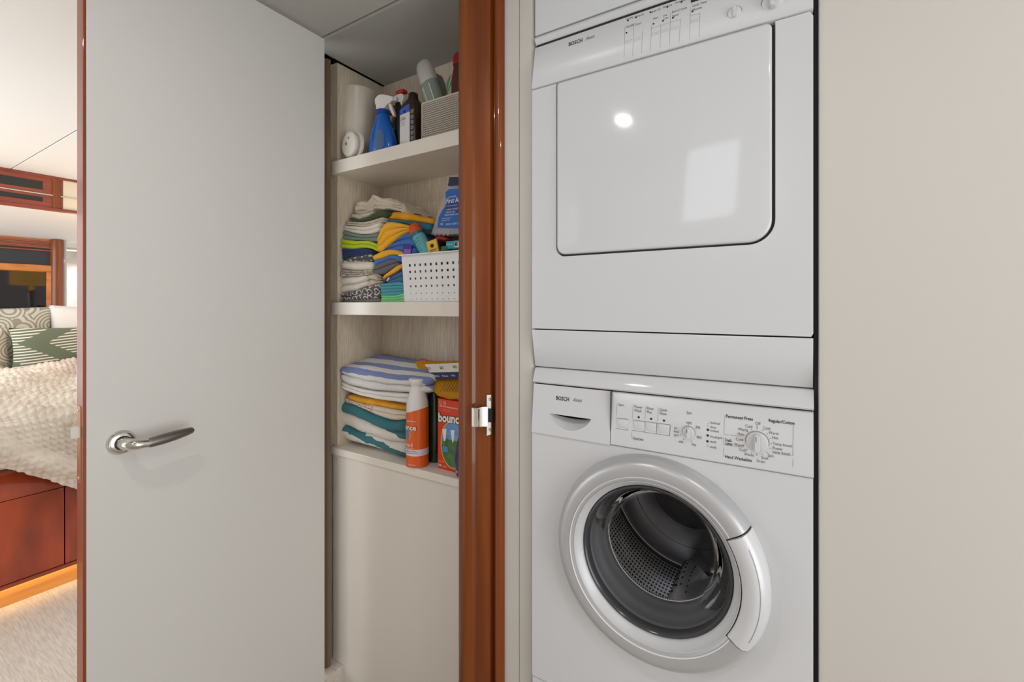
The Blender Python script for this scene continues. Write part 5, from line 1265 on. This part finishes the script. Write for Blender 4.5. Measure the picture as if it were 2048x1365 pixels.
struct('wall_cabin_niche', B(-6.4, -6.36, .9, 3.0, 0, CZ), mat('niche_panel', (226, 224, 216), .5, var=((206, 202, 190), 8)))
area((-6.0, 1.75, zs1-.12), (0, 0, 0), .3, .3, 5)
dlp = atx(139, 501, -6.0)
dn = thing('niche_lamp', tuple(dlp), 'small lit ceiling lamp in the bright niche beyond the bed', 'light')
b = new(); lathe(b, [(0, 0), (.05, 0), (.06, .01), (.06, .02), (0, .02)], dlp, 'z', 24); obj('lens', b, emis('niche_lens', (255, 244, 226), 4), dn, True)
b = new(); lathe(b, [(.062, -.002), (.072, .0), (.072, .02), (.062, .02)], dlp, 'z', 24); obj('rim', b, M['chrome'], dn, True)
# bedside lamp, mirrored in the screen
Lc = Vector((-4.26, 1.345, H+.262))
bl_ = thing('bedside_lamp', (Lc.x, Lc.y, Lc.z-.30), 'bedside lamp with a yellow drum shade mirrored in the dark screen', 'lamp')
sm_ = mat('lamp_shade_fabric', (240, 196, 110), .8); nt, bb_ = nodes_of(sm_); bb_.inputs['Emission Color'].default_value = (1, .55, .14, 1); bb_.inputs['Emission Strength'].default_value = 3.5
b = new(); lathe(b, [(.15, Lc.z-.05), (.15, Lc.z+.11), (.147, Lc.z+.11), (.147, Lc.z-.05), (.15, Lc.z-.05)], Vector((Lc.x, Lc.y, 0)), 'z', 36); obj('lamp_shade', b, sm_, bl_, True, 40)
b = new(); lathe(b, [(0, Lc.z-.30), (.06, Lc.z-.30), (.06, Lc.z-.285), (.02, Lc.z-.27), (.03, Lc.z-.18), (.035, Lc.z-.10), (.008, Lc.z-.06), (.008, Lc.z), (0, Lc.z)], Vector((Lc.x, Lc.y, 0)), 'z', 28); obj('base', b, M['chrome'], bl_, True, 40)
b = new(); lathe(b, [(0, Lc.z-.03), (.025, Lc.z-.01), (.03, Lc.z+.02), (.02, Lc.z+.045), (0, Lc.z+.055)], Vector((Lc.x, Lc.y, 0)), 'z', 16); obj('bulb', b, emis('bulb_glow', (255, 236, 190), 25), bl_, True)
tag(obj('nightstand', B(-4.48, -4.04, 1.25, 1.65, 0, Lc.z-.301, bev=.006), M['wood_f']), 'mahogany bedside cabinet carrying the yellow-shaded lamp', 'nightstand')

# bed
BX = -2.98
bed = thing('bed', (-4.1, .8, 0), 'mahogany platform bed with panelled side and an amber-lit toe kick', 'bed')
zr = atx(0, 1007, BX).z; zk = atx(0, 1184, BX).z
b = new(); prism(b, [(BX, zr+.004), (BX-.002, zr+.03), (BX-.018, zr+.075), (BX-.05, zr+.11), (BX-.08, zr+.12), (-5.3, zr+.12), (-5.3, zr+.004)], 'y', -.6, 1.24); obj('rail', b, M['wood_f'], bed, True, 50)
yd = atx(130, 1040, BX).y
obj('side_panel', B(-5.2, BX-.003, -.6, yd-.002, zk+.02, zr, bev=.002), M['wood_f'], bed)
obj('side_panel', B(-5.2, BX-.003, yd+.002, 1.24, zk+.02, zr, bev=.002), M['wood_f'], bed)
obj('lower_edge', B(-5.2, BX+.001, -.6, 1.24, zk, zk+.018, bev=.002), M['wood_h'], bed)
xk = -3.03; obj('toe_kick', B(-5.2, xk, -.6, 1.24, .0, zk), M['toe'], bed)
area((BX-.035, .6, zk-.006), (0, 0, 0), .02, 1.8, .8, (1, .68, .32))
zm_ = H-.52
obj('mattress', B(-5.25, BX-.06, -.6, 1.22, zr+.12, zm_, bev=.04, seg=4), mat('white_sheet_fabric', (232, 228, 222), .9), bed, True, 60)
# waffle-knit throw
bw_m = mat('waffle_knit_cream', (226, 214, 200), .95, bump=(260, .5, .003), var=((206, 192, 176), 14))
verts, faces = [], []
NS_, NY = 620, 340; y0_, y1_ = .15, 1.235
prof = [(-4.95, zm_+.012), (-4.2, zm_+.014), (-3.6, zm_+.016), (-3.2, zm_+.018), (-3.06, zm_+.012), (-2.99, zm_-.012), (-2.965, zm_-.05), (-2.955, zm_-.12), (-2.948, zm_-.30), (-2.945, zm_-.60)]
Lp = [0]
for a, c_ in zip(prof, prof[1:]): Lp.append(Lp[-1]+math.dist(a, c_))
def hem(y): return zm_-.13-.62*max(0, (y-.40))-.015*sin(y*9)
for i in range(NS_+1):
    for j in range(NY+1):
        y = y0_+(y1_-y0_)*j/NY
        tgt = Lp[6]+(prof[6][1]-hem(y)); s_ = tgt*i/NS_
        k = 0
        while k < len(Lp)-2 and Lp[k+1] < s_: k += 1
        q = (s_-Lp[k])/(Lp[k+1]-Lp[k]); x = prof[k][0]+(prof[k+1][0]-prof[k][0])*q; z = prof[k][1]+(prof[k+1][1]-prof[k][1])*q
        nx, nz_ = (prof[k+1][1]-prof[k][1]), -(prof[k+1][0]-prof[k][0]); l_ = math.hypot(nx, nz_); nx, nz_ = -nx/l_, -nz_/l_*-1
        nx, nz_ = abs(nx), abs(nz_)
        # folds: long ridges running obliquely over the bed edge
        ph1 = (s_-1.9)*3.0+y*5.2; ph2 = s_*7-y*2.0+1.2*sin(y*4)
        f_ = .045*max(0, sin(ph1*1.3))**2+.030*max(0, sin(ph2*1.4))**3+.016*noise.noise(Vector((s_*3, y*3, 0)))
        f_ += .040*max(0, sin((s_-.75*y)*2*pi/.27+1.5*noise.noise(Vector((s_*2, y*2, 5)))))**2
        f_ += .022*max(0, 1-abs((s_-(1.35+.35*y))/.06))**.8 if s_ < 3 else 0
        wf = .0095*(sin(2*pi*s_/.027)*.5+.5)*(sin(2*pi*y/.027)*.5+.5)
        d_ = f_+wf
        verts.append((x+nx*d_, y, z+nz_*d_))
for i in range(NS_):
    for j in range(NY):
        a = i*(NY+1)+j; faces.append((a, a+1, a+NY+2, a+NY+1))
th_ = obj('knitted_throw', (verts, faces), bw_m, None, True, 180); tag(th_, 'cream waffle-knit throw draped over the side of the bed', 'blanket')
md = th_.modifiers.new('thickness', 'SOLIDIFY'); md.thickness = .006; md.offset = -1
# pillows
def pillow(name, label, cx_, cy_, cz_, hw_, hh_, ht_, m, lean=0, rz=0, seed=0, group='pillows at the head of the bed'):
    b = new(); n = 28; g = {}
    Mx = Matrix.Translation((cx_, cy_, cz_)) @ Matrix.Rotation(rz, 4, 'Z') @ Matrix.Rotation(lean, 4, 'Y')
    for sgn in (1, -1):
        for i in range(n+1):
            for j in range(n+1):
                a, c_ = 2*i/n-1, 2*j/n-1
                edge = i in (0, n) or j in (0, n)
                t_ = ht_*((1-abs(a)**2.6)*(1-abs(c_)**2.6))**.45
                pinch = 1-.06*(1-abs(a*c_))*0
                y = hw_*a*(1-.05*(1-a*a)*0-.06*abs(c_)**3*(1-abs(a))*0); z = hh_*c_
                y *= 1-.05*cos(c_*pi/2); z *= 1-.07*cos(a*pi/2)
                t_ += .006*noise.noise(Vector((y*9, z*9, seed)))
                if edge and sgn == -1: g[(sgn, i, j)] = g[(1, i, j)]; continue
                g[(sgn, i, j)] = b.verts.new((sgn*t_ if not edge else 0, y, z+hh_))
        for i in range(n):
            for j in range(n):
                q = [g[(sgn, i, j)], g[(sgn, i+1, j)], g[(sgn, i+1, j+1)], g[(sgn, i, j+1)]]
                b.faces.new(q)
    xform(b, Mx); o = obj(name, b, m, None, True, 70)
    return tag(o, label, 'pillow', group)
gm = fabric('green_knit', (112, 124, 104), bs=300)
def dash(nt, x, y, z):
    row = math_node(nt, 'FRACT', math_node(nt, 'MULTIPLY', math_node(nt, 'ADD', z, math_node(nt, 'MULTIPLY', y, -.10)), 1/.0215))
    r_ = math_node(nt, 'LESS_THAN', row, .42)
    zig = math_node(nt, 'PINGPONG', math_node(nt, 'ADD', math_node(nt, 'MULTIPLY', z, 1.0), .06), .155)
    band = math_node(nt, 'FRACT', math_node(nt, 'MULTIPLY', math_node(nt, 'SUBTRACT', y, math_node(nt, 'MULTIPLY', zig, 1.6)), 2.6))
    return math_node(nt, 'MULTIPLY', r_, math_node(nt, 'GREATER_THAN', band, .40))
mask_mix(gm, dash, (232, 228, 216))
pat = fabric('paisley_print', (214, 210, 198), bs=200)
def swirl(nt, x, y, z):
    cx = nt.nodes.new('ShaderNodeCombineXYZ'); nt.links.new(y, cx.inputs[0]); nt.links.new(z, cx.inputs[1])
    v = nt.nodes.new('ShaderNodeTexVoronoi'); v.inputs['Scale'].default_value = 6.5; nt.links.new(cx.outputs[0], v.inputs['Vector'])
    f = math_node(nt, 'FRACT', math_node(nt, 'MULTIPLY', v.outputs['Distance'], 7.5)); return math_node(nt, 'GREATER_THAN', f, .55)
mask_mix(pat, swirl, (158, 158, 140))
# front striped pillow
a = atx(20, 700, -4.95); c1 = atx(162, 700, -4.95)
zb_ = atx(60, 752, -4.95).z; ztp = atx(60, 655, -4.95).z
hwp = .42; pillow('lumbar_pillow', 'green lumbar pillow with white dashed knit stripes leaning at the head of the bed', -4.95, a.y+hwp, zb_, hwp, (ztp-zb_)/2, .085, gm, -.10, 0, 1)
a2 = atx(104, 640, -5.22)
zb2 = zm_+.01; zt2 = atx(60, 613, -5.20).z
pillow('patterned_pillow', 'pale pillow with a sage swirl print standing behind the green lumbar pillow', -5.20, a2.y-.36, zb2, .37, (zt2-zb2)/2, .09, pat, -.08, 0, 2)
pillow('patterned_pillow', 'sage swirl-print pillow at the left edge beside the green lumbar pillow', -5.02, atx(24, 700, -5.02).y-.30, zb2, .30, (atx(5, 655, -5.02).z-zb2)/2, .08, pat, -.1, 0, 3)
pillow('white_pillow', 'plain white quilted pillow standing right of the swirl-print pillow', -5.19, atx(95, 640, -5.19).y+.285, zb2, .27, (atx(125, 610, -5.19).z-zb2)/2, .09, fabric('white_quilted', (240, 238, 234), bs=90, st=.4), -.08, 0, 4)
# throw fringe at the foot of the pillows
b = new()
for k in range(26):
    y = atx(2+k*1.0, 742, -4.80).y; p = Vector((-4.82+.01*random.random(), y, zm_+.045)); tube(b, [p, p+Vector((.02, .006*random.uniform(-1, 1), .012)), p+Vector((.05, .01*random.uniform(-1, 1), -.012))], [.005, .004, .003], 5)
tag(obj('tassel_trim', b, M['white']), 'white tasselled fringe lying before the left swirl-print pillow', 'trim', kind='stuff')
